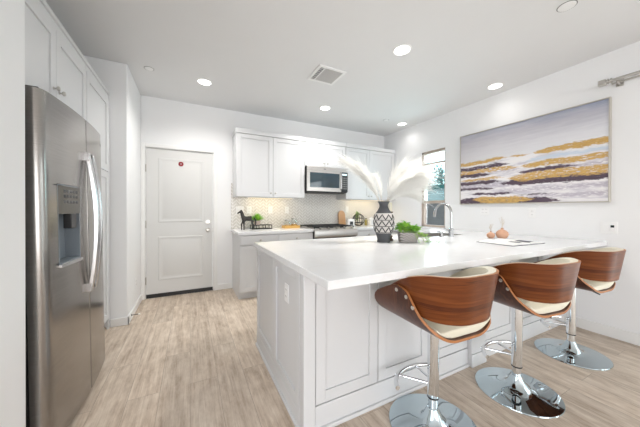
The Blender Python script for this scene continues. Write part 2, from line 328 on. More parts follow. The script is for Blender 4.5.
# ------------------------------------------------------------------ mesh helpers
class MB:
    def __init__(s): s.v = []; s.f = []
    def add(s, vs, fs, xf=None):
        n = len(s.v); s.v += [tuple(xf @ Vector(q)) if xf else tuple(q) for q in vs]; s.f += [tuple(i + n for i in q) for q in fs]; return s
    def box(s, x0, x1, y0, y1, z0, z1, xf=None):
        vs = [(x, y, z) for z in (z0, z1) for y in (y0, y1) for x in (x0, x1)]
        return s.add(vs, [(0, 2, 3, 1), (4, 5, 7, 6), (0, 1, 5, 4), (2, 6, 7, 3), (0, 4, 6, 2), (1, 3, 7, 5)], xf)
    def lathe(s, prof, seg=32, loc=(0, 0, 0), xf=None, caps=True):
        vs, fs = [], []
        for r, z in prof:
            for k in range(seg):
                a = 2 * PI * k / seg; vs.append((loc[0] + r * math.cos(a), loc[1] + r * math.sin(a), loc[2] + z))
        for i in range(len(prof) - 1):
            for k in range(seg):
                k2 = (k + 1) % seg; fs.append((i * seg + k, i * seg + k2, (i + 1) * seg + k2, (i + 1) * seg + k))
        if caps:
            fs.append(tuple(range(seg))[::-1]); fs.append(tuple((len(prof) - 1) * seg + k for k in range(seg)))
        return s.add(vs, fs, xf)
    def tube(s, pts, r, seg=10, closed=False, xf=None):
        P = [Vector(q) for q in pts]; n = len(P); rs = r if isinstance(r, (list, tuple)) else [r] * n
        vs, fs = [], []; prev = None
        for i, q in enumerate(P):
            if closed: t = P[(i + 1) % n] - P[i - 1]
            else: t = P[min(i + 1, n - 1)] - P[max(i - 1, 0)]
            t.normalize()
            if prev is None:
                a = Vector((0, 0, 1)) if abs(t.z) < 0.9 else Vector((1, 0, 0)); u = t.cross(a).normalized()
            else: u = (prev - t * prev.dot(t)).normalized()
            prev = u; w = t.cross(u)
            for k in range(seg):
                a = 2 * PI * k / seg; vs.append(tuple(q + (u * math.cos(a) + w * math.sin(a)) * rs[i]))
        for i in range(n if closed else n - 1):
            j = (i + 1) % n
            for k in range(seg):
                k2 = (k + 1) % seg; fs.append((i * seg + k, i * seg + k2, j * seg + k2, j * seg + k))
        if not closed: fs.append(tuple(range(seg))[::-1]); fs.append(tuple((n - 1) * seg + k for k in range(seg)))
        return s.add(vs, fs, xf)
    def grid(s, rows, xf=None):
        n, k = len(rows), len(rows[0])
        return s.add([q for r in rows for q in r], [(i * k + j, i * k + j + 1, (i + 1) * k + j + 1, (i + 1) * k + j) for i in range(n - 1) for j in range(k - 1)], xf)
    def slab(s, A, B, xf=None):
        n, k = len(A), len(A[0]); vs = [q for r in A for q in r] + [q for r in B for q in r]; o = n * k; fs = []
        for i in range(n - 1):
            for j in range(k - 1):
                a, b, c, d = i * k + j, i * k + j + 1, (i + 1) * k + j + 1, (i + 1) * k + j
                fs += [(a, b, c, d), (o + d, o + c, o + b, o + a)]
        for j in range(k - 1):
            fs.append((j + 1, j, o + j, o + j + 1)); q = (n - 1) * k; fs.append((q + j, q + j + 1, o + q + j + 1, o + q + j))
        for i in range(n - 1):
            fs.append((i * k, (i + 1) * k, o + (i + 1) * k, o + i * k)); q = k - 1; fs.append(((i + 1) * k + q, i * k + q, o + i * k + q, o + (i + 1) * k + q))
        return s.add(vs, fs, xf)
    def prism(s, poly, z0, z1, xf=None):
        n = len(poly); vs = [(x, y, z0) for x, y in poly] + [(x, y, z1) for x, y in poly]
        return s.add(vs, [tuple(range(n))[::-1], tuple(range(n, 2 * n))] + [(i, (i + 1) % n, n + (i + 1) % n, n + i) for i in range(n)], xf)
    def ball(s, c, r, seg=12, rings=8, sc=(1, 1, 1), xf=None):
        prof = [(max(1e-4, r * math.sin(PI * i / rings)), -r * math.cos(PI * i / rings)) for i in range(rings + 1)]
        mm = MB().lathe(prof, seg); return s.add([(c[0] + x * sc[0], c[1] + y * sc[1], c[2] + z * sc[2]) for x, y, z in mm.v], mm.f, xf)
    def build(s, name, mat, parent=None, bevel=0.0, smooth=35, loc=None, bseg=2):
        me = bpy.data.meshes.new(name); me.from_pydata(s.v, [], s.f); me.update()
        bm = bmesh.new(); bm.from_mesh(me); bmesh.ops.recalc_face_normals(bm, faces=bm.faces); bm.to_mesh(me); bm.free()
        if smooth:
            me.polygons.foreach_set('use_smooth', [True] * len(me.polygons)); me.set_sharp_from_angle(angle=math.radians(smooth))
        for mt in (mat if isinstance(mat, (list, tuple)) else [mat]): me.materials.append(mt)
        o = bpy.data.objects.new(name, me); C.objects.link(o)
        if parent: o.parent = parent
        if loc: o.location = loc
        if bevel:
            b = o.modifiers.new('edge', 'BEVEL'); b.width = bevel; b.segments = bseg; b.limit_method = 'ANGLE'; b.angle_limit = math.radians(40)
        return o
def tag(o, label=None, cat=None, group=None, kind=None):
    for k, v in (('label', label), ('category', cat), ('group', group), ('kind', kind)):
        if v: o[k] = v
    return o
def thing(name, label, cat, loc=(0, 0, 0), rz=0.0, group=None):
    o = bpy.data.objects.new(name, None); C.objects.link(o); o.location = loc; o.rotation_euler = (0, 0, rz); o.empty_display_size = 0.1
    return tag(o, label, cat, group)
def struct(name, mb, mat, bevel=0.0, parent=None, **k):
    o = mb.build(name, mat, parent, bevel, **k); o['kind'] = 'structure'; return o
def dup(root, loc, rz=None, label=None):
    def cp(o, par):
        c = o.copy(); C.objects.link(c)
        if par: c.parent = par
        for ch in [q for q in bpy.data.objects if q.parent == o]: cp(ch, c)
        return c
    r = cp(root, None); r.location = loc
    if rz is not None: r.rotation_euler = (0, 0, rz)
    if label: r['label'] = label
    return r
def shaker(x0, x1, z0, z1, y=0.0, t=0.02, rail=0.062, rec=0.009, xf=None, mb=None):
    """flat-panel door whose front faces local -y, back at y"""
    mb = mb or MB(); f = y - t
    mb.box(x0, x0 + rail, f, y, z0, z1, xf); mb.box(x1 - rail, x1, f, y, z0, z1, xf)
    mb.box(x0 + rail, x1 - rail, f, y, z0, z0 + rail, xf); mb.box(x0 + rail, x1 - rail, f, y, z1 - rail, z1, xf)
    mb.box(x0 + rail, x1 - rail, f + rec, y, z0 + rail, z1 - rail, xf)
    return mb
def knob(x, z, y, parent, mat=None):
    mb = MB(); xf = Matrix.Translation((x, y, z)) @ Matrix.Rotation(PI / 2, 4, 'X')
    mb.lathe([(0.009, 0), (0.009, 0.003), (0.005, 0.005), (0.005, 0.014), (0.013, 0.018), (0.015, 0.024), (0.012, 0.030), (0.004, 0.032)], 16, xf=xf)
    return mb.build('knob', mat or M['nickel'], parent)

# ------------------------------------------------------------------ room shell
YB, XR, XL, H = 4.1246, 3.5984, -0.587, 2.74
JY = 3.31                       # jog of the left wall
SX, SY = -0.655, 1.62           # stub wall at the near side of the refrigerator
struct('floor', MB().box(-3.4, 3.9, -8.4, YB + 0.3, -0.1, 0), M['floor'], smooth=0)
struct('ceiling', MB().box(-3.4, 3.9, -8.4, YB + 0.3, H, H + 0.1), M['ceil'], smooth=0)
DX0, DX1, DZ = -0.531, 0.301, 2.045
g = 0.012
wb = MB().box(-1.7, DX0 - g, YB, YB + 0.15, 0, H).box(DX1 + g, XR + 0.15, YB, YB + 0.15, 0, H).box(DX0 - g, DX1 + g, YB, YB + 0.15, DZ + g, H)
struct('wall_back', wb, M['wall'], smooth=0)
WY0, WY1, WZ0, WZ1 = 2.703, 3.178, 0.93, 2.212
PY0, PY1, PZ = -2.5, 0.45, 2.2
wr = MB().box(XR, XR + 0.16, WY1, YB, 0, H).box(XR, XR + 0.16, PY1, WY0, 0, H).box(XR, XR + 0.16, WY0, WY1, 0, WZ0).box(XR, XR + 0.16, WY0, WY1, WZ1, H)
wr.box(XR, XR + 0.16, -8.4, PY0, 0, H).box(XR, XR + 0.16, PY0, PY1, PZ, H)
struct('wall_right', wr, M['wall'], smooth=0)
struct('wall_left', MB().box(-1.7, XL, JY, YB, 0, H), M['wall'], 0.012, smooth=30)
struct('wall_alcove', MB().box(-1.72, -1.55, SY - 0.02, JY, 0, H), M['wall'], smooth=0)
struct('wall_stub', MB().box(-1.55, SX, 1.0, SY, 0, H), M['wall'], 0.012, smooth=30)
struct('wall_rear', MB().box(-3.4, -2.9, -8.1, -7.95, 0, H).box(3.5, XR, -8.1, -7.95, 0, H).box(-2.9, 3.5, -8.1, -7.95, 2.55, H), M['wall'], smooth=0)  # unseen; set far back and left wide open to even the light
struct('wall_west', MB().box(-3.2, -3.05, -7.95, -3.15, 0, H).box(-3.2, -3.05, -0.05, 1.0, 0, H).box(-3.2, -3.05, -3.15, -0.05, 2.45, H).box(-3.2, -1.55, 1.0, 1.15, 0, H), M['wall'], smooth=0)  # unseen; room opened up on this side for more light
# baseboards
BH, BT = 0.085, 0.014
struct('baseboard_right', MB().box(XR - BT, XR, PY1, 1.245, 0, BH + 0.02), M['trim'], 0.004)
struct('baseboard_left', MB().box(XL, XL + BT, JY - BT, YB, 0, BH).box(-0.73, XL + BT, JY - BT, JY, 0, BH), M['trim'], 0.004)
struct('baseboard_back', MB().box(0.362, 0.57, YB - BT, YB, 0, BH), M['trim'], 0.004)
# entry door with casing
cw = 0.050
struct('trim_1', MB().box(DX0 - g - 0.043, DX0 - g, YB - 0.016, YB, 0, DZ + g + cw).box(DX1 + g, DX1 + g + cw, YB - 0.016, YB, 0, DZ + g + cw)
       .box(DX0 - g, DX1 + g, YB - 0.016, YB, DZ + g, DZ + g + cw).box(DX0 - g, DX0 - 0.004, YB, YB + 0.1, 0, DZ + g).box(DX1 + 0.004, DX1 + g, YB, YB + 0.1, 0, DZ + g).box(DX0 - g, DX1 + g, YB, YB + 0.1, DZ + 0.004, DZ + g), M['trim'], 0.004)
door = struct('door_1', MB().box(DX0, DX1, YB + 0.012, YB + 0.05, 0.055, DZ), M['door'])
def raised(x0, x1, z0, z1):
    mb = MB(); yf = YB + 0.012
    def ring(d, y): return [(x0 + d, y, z0 + d), (x1 - d, y, z0 + d), (x1 - d, y, z1 - d), (x0 + d, y, z1 - d)]
    R = [ring(0, yf), ring(0.006, yf - 0.006), ring(0.022, yf - 0.005), ring(0.034, yf - 0.0005), ring(0.05, yf - 0.0005), ring(0.062, yf - 0.004)]
    vs = [q for r in R for q in r]; fs = []
    for i in range(len(R) - 1):
        for k in range(4): fs.append((i * 4 + k, i * 4 + (k + 1) % 4, (i + 1) * 4 + (k + 1) % 4, (i + 1) * 4 + k))
    fs.append(tuple(range(len(vs) - 4, len(vs)))); return mb.add(vs, fs)
raised(-0.39, 0.172, 1.035, 1.925).build('door_panel', M['door'], door, smooth=20)
raised(-0.39, 0.172, 0.235, 0.835).build('door_panel', M['door'], door, smooth=20)
MB().box(DX0, DX1, YB + 0.006, YB + 0.05, 0.004, 0.055).build('door_sweep', M['black'], door)
for z in (0.245, 1.01, 1.77):
    MB().box(DX0 - 0.010, DX0 + 0.006, YB - 0.004, YB + 0.012, z - 0.05, z + 0.05).tube([(DX0 - 0.003, YB - 0.006, z - 0.05), (DX0 - 0.003, YB - 0.006, z + 0.05)], 0.006, 8).build('hinge', M['nickel'], door)
xk = Matrix.Translation((0.235, YB + 0.012, 0.91)) @ Matrix.Rotation(PI / 2, 4, 'X')
MB().lathe([(0.032, 0), (0.032, 0.008), (0.012, 0.012), (0.012, 0.03), (0.026, 0.036), (0.030, 0.05), (0.024, 0.062), (0.004, 0.066)], 20, xf=xk).build('door_knob', M['nickel'], door)
xk = Matrix.Translation((0.235, YB + 0.012, 1.025)) @ Matrix.Rotation(PI / 2, 4, 'X')
MB().lathe([(0.032, 0), (0.030, 0.012), (0.006, 0.014)], 20, xf=xk).box(-0.006, 0.006, -0.018, 0.018, 0.012, 0.028, xk).build('deadbolt', M['nickel'], door)
MB().box(DX1 - 0.002, DX1 + 0.006, YB + 0.004, YB + 0.012, 0.88, 0.94).build('strike_plate', M['nickel'], door)
xk = Matrix.Translation((-0.117, YB + 0.012, 1.858)) @ Matrix.Rotation(PI / 2, 4, 'X')
rose = thing('door_medallion', 'small dark red round medallion high on the white entry door', 'ornament', (-0.117, YB + 0.0115, 1.858)); rose.rotation_euler = (PI / 2, 0, 0)
mb = MB()
for k in range(12):
    a = k * PI / 6; mb.ball((0.026 * math.cos(a), 0.026 * math.sin(a), 0.006), 0.009, 8, 6)
mb.lathe([(0.024, 0), (0.024, 0.006), (0.004, 0.008)], 20); mb.build('wreath', M['red'], rose)
MB().lathe([(0.008, 0.007), (0.008, 0.012), (0.003, 0.012)], 12).build('peephole', M['nickel'], rose)

# window in the right wall
win = struct('window_1', MB().box(XR + 0.02, XR + 0.09, WY0, WY0 + 0.026, WZ0, WZ1).box(XR + 0.02, XR + 0.09, WY1 - 0.050, WY1, WZ0, WZ1).box(XR + 0.02, XR + 0.09, WY0, WY1, WZ1 - 0.045, WZ1).box(XR + 0.02, XR + 0.09, WY0, WY1, WZ0, WZ0 + 0.03), M['winframe'], 0.003)
MB().box(XR + 0.015, XR + 0.09, WY0 + 0.026, WY1 - 0.050, 1.325, 1.372).build('window_rail', M['winframe'], win, 0.003)
MB().box(XR + 0.025, XR + 0.085, WY0 + 0.026, WY1 - 0.050, 1.985, 2.012).build('window_rail', M['winframe'], win, 0.003)
MB().box(XR + 0.062, XR + 0.066, WY0 + 0.026, WY1 - 0.050, 1.372, 1.985).box(XR + 0.062, XR + 0.066, WY0 + 0.026, WY1 - 0.050, 2.012, WZ1 - 0.045).build('pane', M['pane'], win, smooth=0)
MB().box(XR + 0.062, XR + 0.066, WY0 + 0.026, WY1 - 0.050, WZ0 + 0.03, 1.325).build('pane', M['screen_pane'], win, smooth=0)
# patio door under the curtain rod (beside the camera)
pd = struct('window_2', MB().box(XR + 0.04, XR + 0.12, PY0, PY0 + 0.07, 0, PZ).box(XR + 0.04, XR + 0.12, PY1 - 0.07, PY1, 0, PZ).box(XR + 0.04, XR + 0.12, PY0, PY1, PZ - 0.07, PZ).box(XR + 0.04, XR + 0.12, PY0, PY1, 0, 0.05).box(XR + 0.04, XR + 0.12, -1.06, -0.98, 0, PZ), M['winframe'], 0.003)
MB().box(XR + 0.078, XR + 0.082, PY0 + 0.07, -1.06, 0.05, PZ - 0.07).box(XR + 0.078, XR + 0.082, -0.98, PY1 - 0.07, 0.05, PZ - 0.07).build('pane', M['clear'], pd, smooth=0)

# backsplash
bs = MB().box(0.56, XR, YB - 0.009, YB - 0.0005, 0.9165, 1.62)
struct('backsplash', bs, M['tile'], smooth=0)

# ------------------------------------------------------------------ refrigerator wall (cabinets face +x)
def face_x(name, label, cat, y0, group=None): return thing(name, label, cat, (-0.755, y0, 0), PI / 2, group)
# local x runs along +y, local -y points into the room
over = face_x('upper_cabinet', 'white two door cabinet above the stainless refrigerator', 'cabinet', 1.64)
MB().box(0, 1.018, 0.0, 0.62, 1.83, 2.32).build('body', M['cab'], over, 0.002)
for k, (a, b) in enumerate(((0.004, 0.498), (0.503, 1.014))):
    d = shaker(a, b, 1.838, 2.318).build('door', M['cab'], over, 0.0015)
    knob(b - 0.035 if k == 0 else a + 0.035, 1.945, -0.02, d)
MB().box(-0.0, 1.018, -0.012, 0.62, 2.32, 2.372).box(0, 1.018, -0.022, 0.62, 2.372, 2.40).build('crown', M['cab'], over, 0.003)
pan = face_x('pantry_cabinet', 'tall narrow white pantry cabinet between refrigerator and wall corner', 'cabinet', 2.662)
MB().box(0, 0.636, 0.0, 0.62, 0.10, 2.32).build('body', M['cab'], pan, 0.002)
MB().box(0, 0.636, 0.06, 0.62, 0.0, 0.10).build('toe_kick', M['cab'], pan)
shaker(0.004, 0.600, 1.595, 2.318).build('door', M['cab'], pan, 0.0015); shaker(0.004, 0.600, 0.11, 1.585).build('door', M['cab'], pan, 0.0015)
MB().box(0.604, 0.636, -0.02, 0.0, 0.0, 2.32).build('filler_strip', M['cab'], pan, 0.0015)
MB().box(0, 0.636, -0.012, 0.62, 2.32, 2.372).box(0, 0.636, -0.022, 0.62, 2.372, 2.40).build('crown', M['cab'], pan, 0.003)

# refrigerator, leaning back a touch
fr = thing('refrigerator', 'stainless side by side refrigerator with ice dispenser in the white cabinet alcove', 'refrigerator', (-0.60, 1.675, 0.0), PI / 2)
fr.rotation_euler = (Matrix.Rotation(-0.016, 3, 'Y') @ Matrix.Rotation(PI / 2, 3, 'Z')).to_euler()
FW, FS = 0.91, 0.475
def bow(x): return -0.028 * (1 - (abs(x - FW / 2) / (FW / 2)) ** 2.2)
MB().box(0.02, FW - 0.02, 0.075, 0.78, 0.03, 1.755).build('case', M['black'], fr, 0.004)  # coloured black so the gap beside the doors reads as deep shade
MB().box(0.012, FW - 0.012, 0.06, 0.095, 0.0, 0.045).build('kick_grille', M['black'], fr)
for x in (0.05, FW - 0.13): MB().box(x, x + 0.08, 0.03, 0.16, 1.791, 1.812).build('hinge_cover', M['black'], fr, 0.004)
def fdoor(x0, x1, name, hole=None):
    n = 22; xs = sorted(set([x0 + (x1 - x0) * k / n for k in range(n + 1)] + [x0 + 0.0015, x0 + 0.005, x0 + 0.01, x0 + 0.016, x1 - 0.0015, x1 - 0.005, x1 - 0.01, x1 - 0.016] + (list(hole[:2]) if hole else [])))
    zs = sorted(set([0.045, 0.05, 0.4, 1.76, 1.79] + (list(hole[2:]) if hole else []) + [0.8 + 0.1 * k for k in range(9)]))
    def fy(x):
        e = min(x - x0, x1 - x); r = 0.034 if (x < 0.1 or x > FW - 0.1) else 0.006
        return bow(x) + (0.0 if e > r else (r - math.sqrt(max(0, r * r - (r - e) ** 2))) )
    mb = MB(); back = 0.066
    vs, fs, idx = [], [], {}
    for i, x in enumerate(xs):
        for j, z in enumerate(zs):
            idx[i, j, 0] = len(vs); vs.append((x, fy(x), z)); idx[i, j, 1] = len(vs); vs.append((x, back, z))
    for i in range(len(xs) - 1):
        for j in range(len(zs) - 1):
            inh = hole and hole[0] <= (xs[i] + xs[i + 1]) / 2 <= hole[1] and hole[2] <= (zs[j] + zs[j + 1]) / 2 <= hole[3]
            if not inh: fs.append((idx[i, j, 0], idx[i + 1, j, 0], idx[i + 1, j + 1, 0], idx[i, j + 1, 0]))
            fs.append((idx[i, j, 1], idx[i, j + 1, 1], idx[i + 1, j + 1, 1], idx[i + 1, j, 1]))
        for j, fl in ((0, 0), (len(zs) - 1, 1)):
            fs.append((idx[i, j, 0], idx[i, j, 1], idx[i + 1, j, 1], idx[i + 1, j, 0]))
    for j in range(len(zs) - 1):
        for i in (0, len(xs) - 1): fs.append((idx[i, j, 0], idx[i, j + 1, 0], idx[i, j + 1, 1], idx[i, j, 1]))
    return mb.add(vs, fs).build(name, M['steel'], fr, smooth=30)
HX0, HX1, HZ0, HZ1 = 0.105, 0.345, 0.925, 1.345
fd = fdoor(0.0, FS, 'freezer_door', (HX0, HX1, HZ0, HZ1)); fdoor(FS + 0.008, FW, 'fridge_door')
ds = thing('dispenser', None, None); ds.parent = fr
# dispenser recess, control face and tray
dsm = MB(); yb = 0.045
dsm.box(HX0, HX0 + 0.006, bow(HX0) - 0.001, yb, HZ0, HZ1).box(HX1 - 0.006, HX1, bow(HX1) - 0.001, yb, HZ0, HZ1).box(HX0, HX1, -0.03, yb, HZ1 - 0.006, HZ1).box(HX0, HX1, yb - 0.006, yb, HZ0, HZ1)
dsm.box(HX0, HX1, -0.025, yb, HZ0, HZ0 + 0.01)
bpy.data.objects.remove(ds)
ds = dsm.build('dispenser', M['dispenser'], fr)
def bowpanel(x0, x1, z0, z1, off, name, mat, par, thick=0.012):
    A, B = [], []
    for k in range(9):
        x = x0 + (x1 - x0) * k / 8
        A.append([(x, bow(x) - off, z0), (x, bow(x) - off, z1)]); B.append([(x, bow(x) - off + thick, z0), (x, bow(x) - off + thick, z1)])
    return MB().slab(A, B).build(name, mat, par, 0.001)
bowpanel(HX0 + 0.004, HX1 - 0.004, 1.19, HZ1 + 0.004, 0.004, 'control_panel', M['panel'], ds)
for k in range(5):
    x = 0.165 + 0.033 * k
    for z in (1.255, 1.285, 1.312): bowpanel(x - 0.011, x + 0.011, z - 0.008, z + 0.008, 0.0055, 'control_button', M['screen'], ds, 0.003)
A = [[(HX0 + (HX1 - HX0) * k / 8, bow(HX0 + (HX1 - HX0) * k / 8) - 0.012, HZ0 - 0.014), (HX0 + (HX1 - HX0) * k / 8, bow(HX0 + (HX1 - HX0) * k / 8) - 0.012, HZ0 + 0.004)] for k in range(9)]
B = [[(q[0], 0.03, q[2]) for q in r] for r in A]
MB().slab(A, B).build('drip_tray', M['steel_h'], ds, 0.001)
MB().box(0.20, 0.27, -0.035, 0.0, 1.11, 1.19).build('nozzle', M['black'], ds, 0.004)
def fhandle(x):
    pts = []
    for k in range(25):
        q = k / 24; z = 0.69 + 0.885 * q; bulge = math.sin(PI * q) ** 0.8
        pts.append((x, bow(x) - 0.014 - 0.042 * bulge, z))
    A, B = [], []
    w = 0.0135
    for i, (px, py, pz) in enumerate(pts): A.append([(px - w, py + 0.012, pz), (px - w * 0.8, py - 0.006, pz), (px, py - 0.012, pz), (px + w * 0.8, py - 0.006, pz), (px + w, py + 0.012, pz)]); B.append([(px - w, py + 0.014, pz), (px - w * 0.5, py + 0.016, pz), (px, py + 0.016, pz), (px + w * 0.5, py + 0.016, pz), (px + w, py + 0.014, pz)])
    mb = MB().slab(A, B)
    for z in (0.69, 1.52): mb.box(x - w, x + w, bow(x) - 0.026, bow(x) + 0.004, z, z + 0.055)
    mb.build('handle', M['steel_h'], fr, 0.003)
fhandle(FS - 0.032); fhandle(FS + 0.040)
bowpanel(FW - 0.06, FW - 0.035, 1.70, 1.72, 0.001, 'badge', M['screen'], fr, 0.003)

# door stop on the baseboard
dst = thing('door_stop', 'slim metal door stop with white tip on the baseboard', 'door stop', (XL + BT, 3.42, 0.055), 0)
MB().tube([(0, 0, 0), (0.065, 0, 0)], 0.004, 8).lathe([(0.012, 0), (0.012, 0.004), (0.005, 0.006)], 12, xf=Matrix.Rotation(PI / 2, 4, 'Y')).build('rod', M['steel_dark'], dst)
MB().tube([(0.062, 0, 0), (0.080, 0, 0)], 0.008, 10).build('tip', M['rubber'], dst)

# ------------------------------------------------------------------ back wall cabinets
YU = 3.815     # front plane of upper cabinet boxes; doors stand 20 mm proud
def upper(x0, x1, z0, label, kn, side0=False, side1=False):
    t = thing('upper_cabinet', label, 'cabinet', (x0, YU, 0))
    w = x1 - x0; dep = YB - 0.011 - YU
    a0 = 0.008 if side0 else 0.0; a1 = w - (0.008 if side1 else 0)
    MB().box(0, w, 0, dep, z0, 2.318).build('body', M['cab'], t, 0.002)
    mid = kn
    for k, (a, b) in enumerate(((a0 + 0.003, mid - x0 - 0.002), (mid - x0 + 0.002, a1 - 0.003))):
        d = shaker(a, b, z0 + 0.006, 2.314).build('door', M['cab'], t, 0.0015)
        knob(b - 0.032 if k == 0 else a + 0.032, z0 + 0.062, -0.02, d)
    e0 = -0.012 if side0 else 0.0; e1 = w + (0.0 if side1 else 0)
    MB().box(e0, e1, -0.030, dep, 2.318, 2.385).build('crown', M['cab'], t, 0.003)
    return t
upper(0.585, 1.655, 1.402, 'white double upper cabinet nearest the entry door', 1.127, True)
upper(1.657, 2.438, 1.925, 'short white double cabinet directly above the microwave', 2.036)
upper(2.440, 3.575, 1.402, 'white double upper cabinet behind the pampas grass beside window wall', 2.964, False, True)
struct('trim_2', MB().box(3.577, XR - 0.001, YU - 0.02, YB - 0.011, 1.402, 2.318), M['cab'])
# lamp strips under them
for nm, x0, x1 in (('nearest the entry door', 0.75, 1.5), ('nearest the window', 2.6, 3.4)):
    t = thing('under_cabinet_light', 'thin warm light bar under the upper cabinet ' + nm, 'light', ((x0 + x1) / 2, 3.90, 1.402), 0, None)
    L = (x1 - x0) / 2
    MB().box(-L, L, -0.02, 0.02, -0.012, -0.001).build('housing', M['plate'], t, 0.002)
    MB().box(-L + 0.02, L - 0.02, -0.012, 0.012, -0.015, -0.0121).build('lens', M['strip'], t)
    d = bpy.data.lights.new('strip_glow', 'AREA'); d.shape = 'RECTANGLE'; d.size = 2 * L - 0.1; d.size_y = 0.02; d.energy = 1.3; d.color = (1.0, 0.80, 0.45)
    o = bpy.data.objects.new('strip_glow', d); C.objects.link(o); o.parent = t; o.location = (0, 0, -0.018); o.rotation_euler = (math.radians(25), 0, 0)

# microwave
mw = thing('microwave', 'stainless over the range microwave mounted below short upper cabinet', 'microwave', (1.664, 3.745, 1.505))
mw_w, mw_h = 0.768, 0.415
MB().box(0, mw_w, 0.0, YB - 0.011 - 3.745, 0.0, mw_h).build('case', M['steel_dark'], mw, 0.003)
MB().box(0, mw_w, -0.022, 0.0, 0.35, mw_h).build('vent_panel', M['steel_light'], mw, 0.003)
md = MB().box(0, 0.64, -0.022, 0.0, 0.012, 0.075).box(0, 0.64, -0.022, 0.0, 0.315, 0.348).box(0, 0.05, -0.022, 0.0, 0.075, 0.315).box(0.60, 0.64, -0.022, 0.0, 0.075, 0.315).build('door', M['steel_light'], mw, 0.002)
MB().box(0.05, 0.60, -0.020, -0.012, 0.075, 0.315).build('window', M['ovenglass'], md)
MB().tube([(0.622, -0.022, 0.05), (0.622, -0.055, 0.07), (0.622, -0.058, 0.20), (0.622, -0.055, 0.33), (0.622, -0.022, 0.345)], 0.011, 10).build('handle', M['steel_h'], md)
cp = MB().box(0.643, mw_w, -0.022, 0.0, 0.012, 0.348).build('control_panel', M['screen'], mw, 0.002)
MB().box(0.66, 0.75, -0.024, -0.0221, 0.295, 0.325).build('clock_display', M['clock'], cp)
kp = MB()
for i in range(3):
    for j in range(6): kp.box(0.662 + 0.032 * i, 0.684 + 0.032 * i, -0.0235, -0.0221, 0.06 + 0.036 * j, 0.082 + 0.036 * j)
kp.build('keypad', M['slot'], cp)
MB().box(0.04, 0.73, 0.03, 0.30, -0.012, 0.0).build('filter_grille', M['black'], mw)
MB().box(0.30, 0.34, -0.0245, -0.022, 0.372, 0.386).build('badge', M['slot'], mw)

# base cabinets on the back wall
YF = 3.50
def base(name, x0, x1, label, n=2, loc=None, rz=0, dep=None, drawers=True):
    t = thing(name, label, 'cabinet', loc or (x0, YF, 0), rz); w = x1 - x0; dep = dep or (YB - 0.001 - YF)
    MB().box(0, w, 0, dep, 0.10, 0.875).build('body', M['cab'], t, 0.002)
    MB().box(0.0, w, 0.06, dep, 0.0, 0.10).build('toe_kick', M['cab'], t)
    for k in range(n):
        a, b = w * k / n + 0.012 * (k == 0) + 0.003, w * (k + 1) / n - 0.003
        if drawers:
            d = MB().box(a, b, -0.02, 0, 0.74, 0.862).build('drawer', M['cab'], t, 0.002); knob((a + b) / 2, 0.80, -0.02, d)
        d = shaker(a, b, 0.112, 0.728 if drawers else 0.862).build('door', M['cab'], t, 0.0015)
        knob(b - 0.035 if k % 2 == 0 else a + 0.035, 0.68, -0.02, d)
    return t
base('base_cabinet', 0.582, 1.655, 'white base cabinet with drawers beside the entry door', 2)
base('base_cabinet', 2.445, 2.93, 'white base cabinet just past the range, behind the island', 1)
base('corner_cabinet', 0, 0.98, 'white base cabinet under the window wall counter', 2, (2.97, 3.47, 0), -PI / 2, 0.626)
CZ0, CZ1 = 0.8765, 0.9164
ct = tag(MB().box(0.556, 1.657, 3.462, YB - 0.010, CZ0, CZ1).build('countertop', M['quartz'], None, 0.003), 'white quartz counter holding the dark horse figurine', 'countertop')
poly = [(2.443, YB - 0.010), (2.443, 3.462), (2.93, 3.462), (2.93, 2.345), (XR - 0.001, 2.345), (XR - 0.001, YB - 0.010)]
tag(MB().prism(poly, CZ0, CZ1).build('countertop', M['quartz'], None, 0.003), 'white quartz corner counter below the window, right of the range', 'countertop')

# range
rg = thing('range', 'stainless gas range with black grates below the microwave', 'range', (1.664, 3.47, 0)); rw = 0.772
MB().box(0, rw, 0.0, YB - 0.012 - 3.47, 0.03, 0.905).build('body', M['steel_dark'], rg, 0.003)
MB().box(0, rw, -0.012, YB - 0.012 - 3.47, 0.905, 0.922).build('cooktop', M['steel_light'], rg, 0.003)
A = [[(x, y, z) for y, z in ((0.0, 0.918), (-0.035, 0.905), (-0.045, 0.875), (-0.045, 0.81), (-0.03, 0.79))] for x in (0, rw)]
B = [[(x, 0.002, z) for z in (0.917, 0.90, 0.87, 0.81, 0.79)] for x in (0, rw)]
cpn = MB().slab(A, B).build('control_panel', M['steel_light'], rg, 0.001)
for k in range(5):
    x = 0.10 + 0.143 * k
    xf = Matrix.Translation((x, -0.018, 0.922)) @ Matrix.Rotation(math.radians(20), 4, 'X')
    MB().lathe([(0.020, -0.006), (0.020, 0.008), (0.016, 0.022), (0.004, 0.024)], 16, xf=xf).build('knob', M['nickel'], cpn)
od = MB().box(0.0, rw, -0.03, 0.0, 0.20, 0.775).build('oven_door', M['steel_light'], rg, 0.004)
MB().box(0.12, rw - 0.12, -0.0315, -0.03, 0.33, 0.62).build('oven_window', M['ovenglass'], od)
MB().tube([(0.05, -0.03, 0.725), (0.05, -0.075, 0.725), (rw - 0.05, -0.075, 0.725), (rw - 0.05, -0.03, 0.725)], 0.012, 10).build('handle', M['steel_h'], od)
MB().box(0.0, rw, -0.025, 0.0, 0.06, 0.19).build('drawer', M['steel_light'], rg, 0.004)
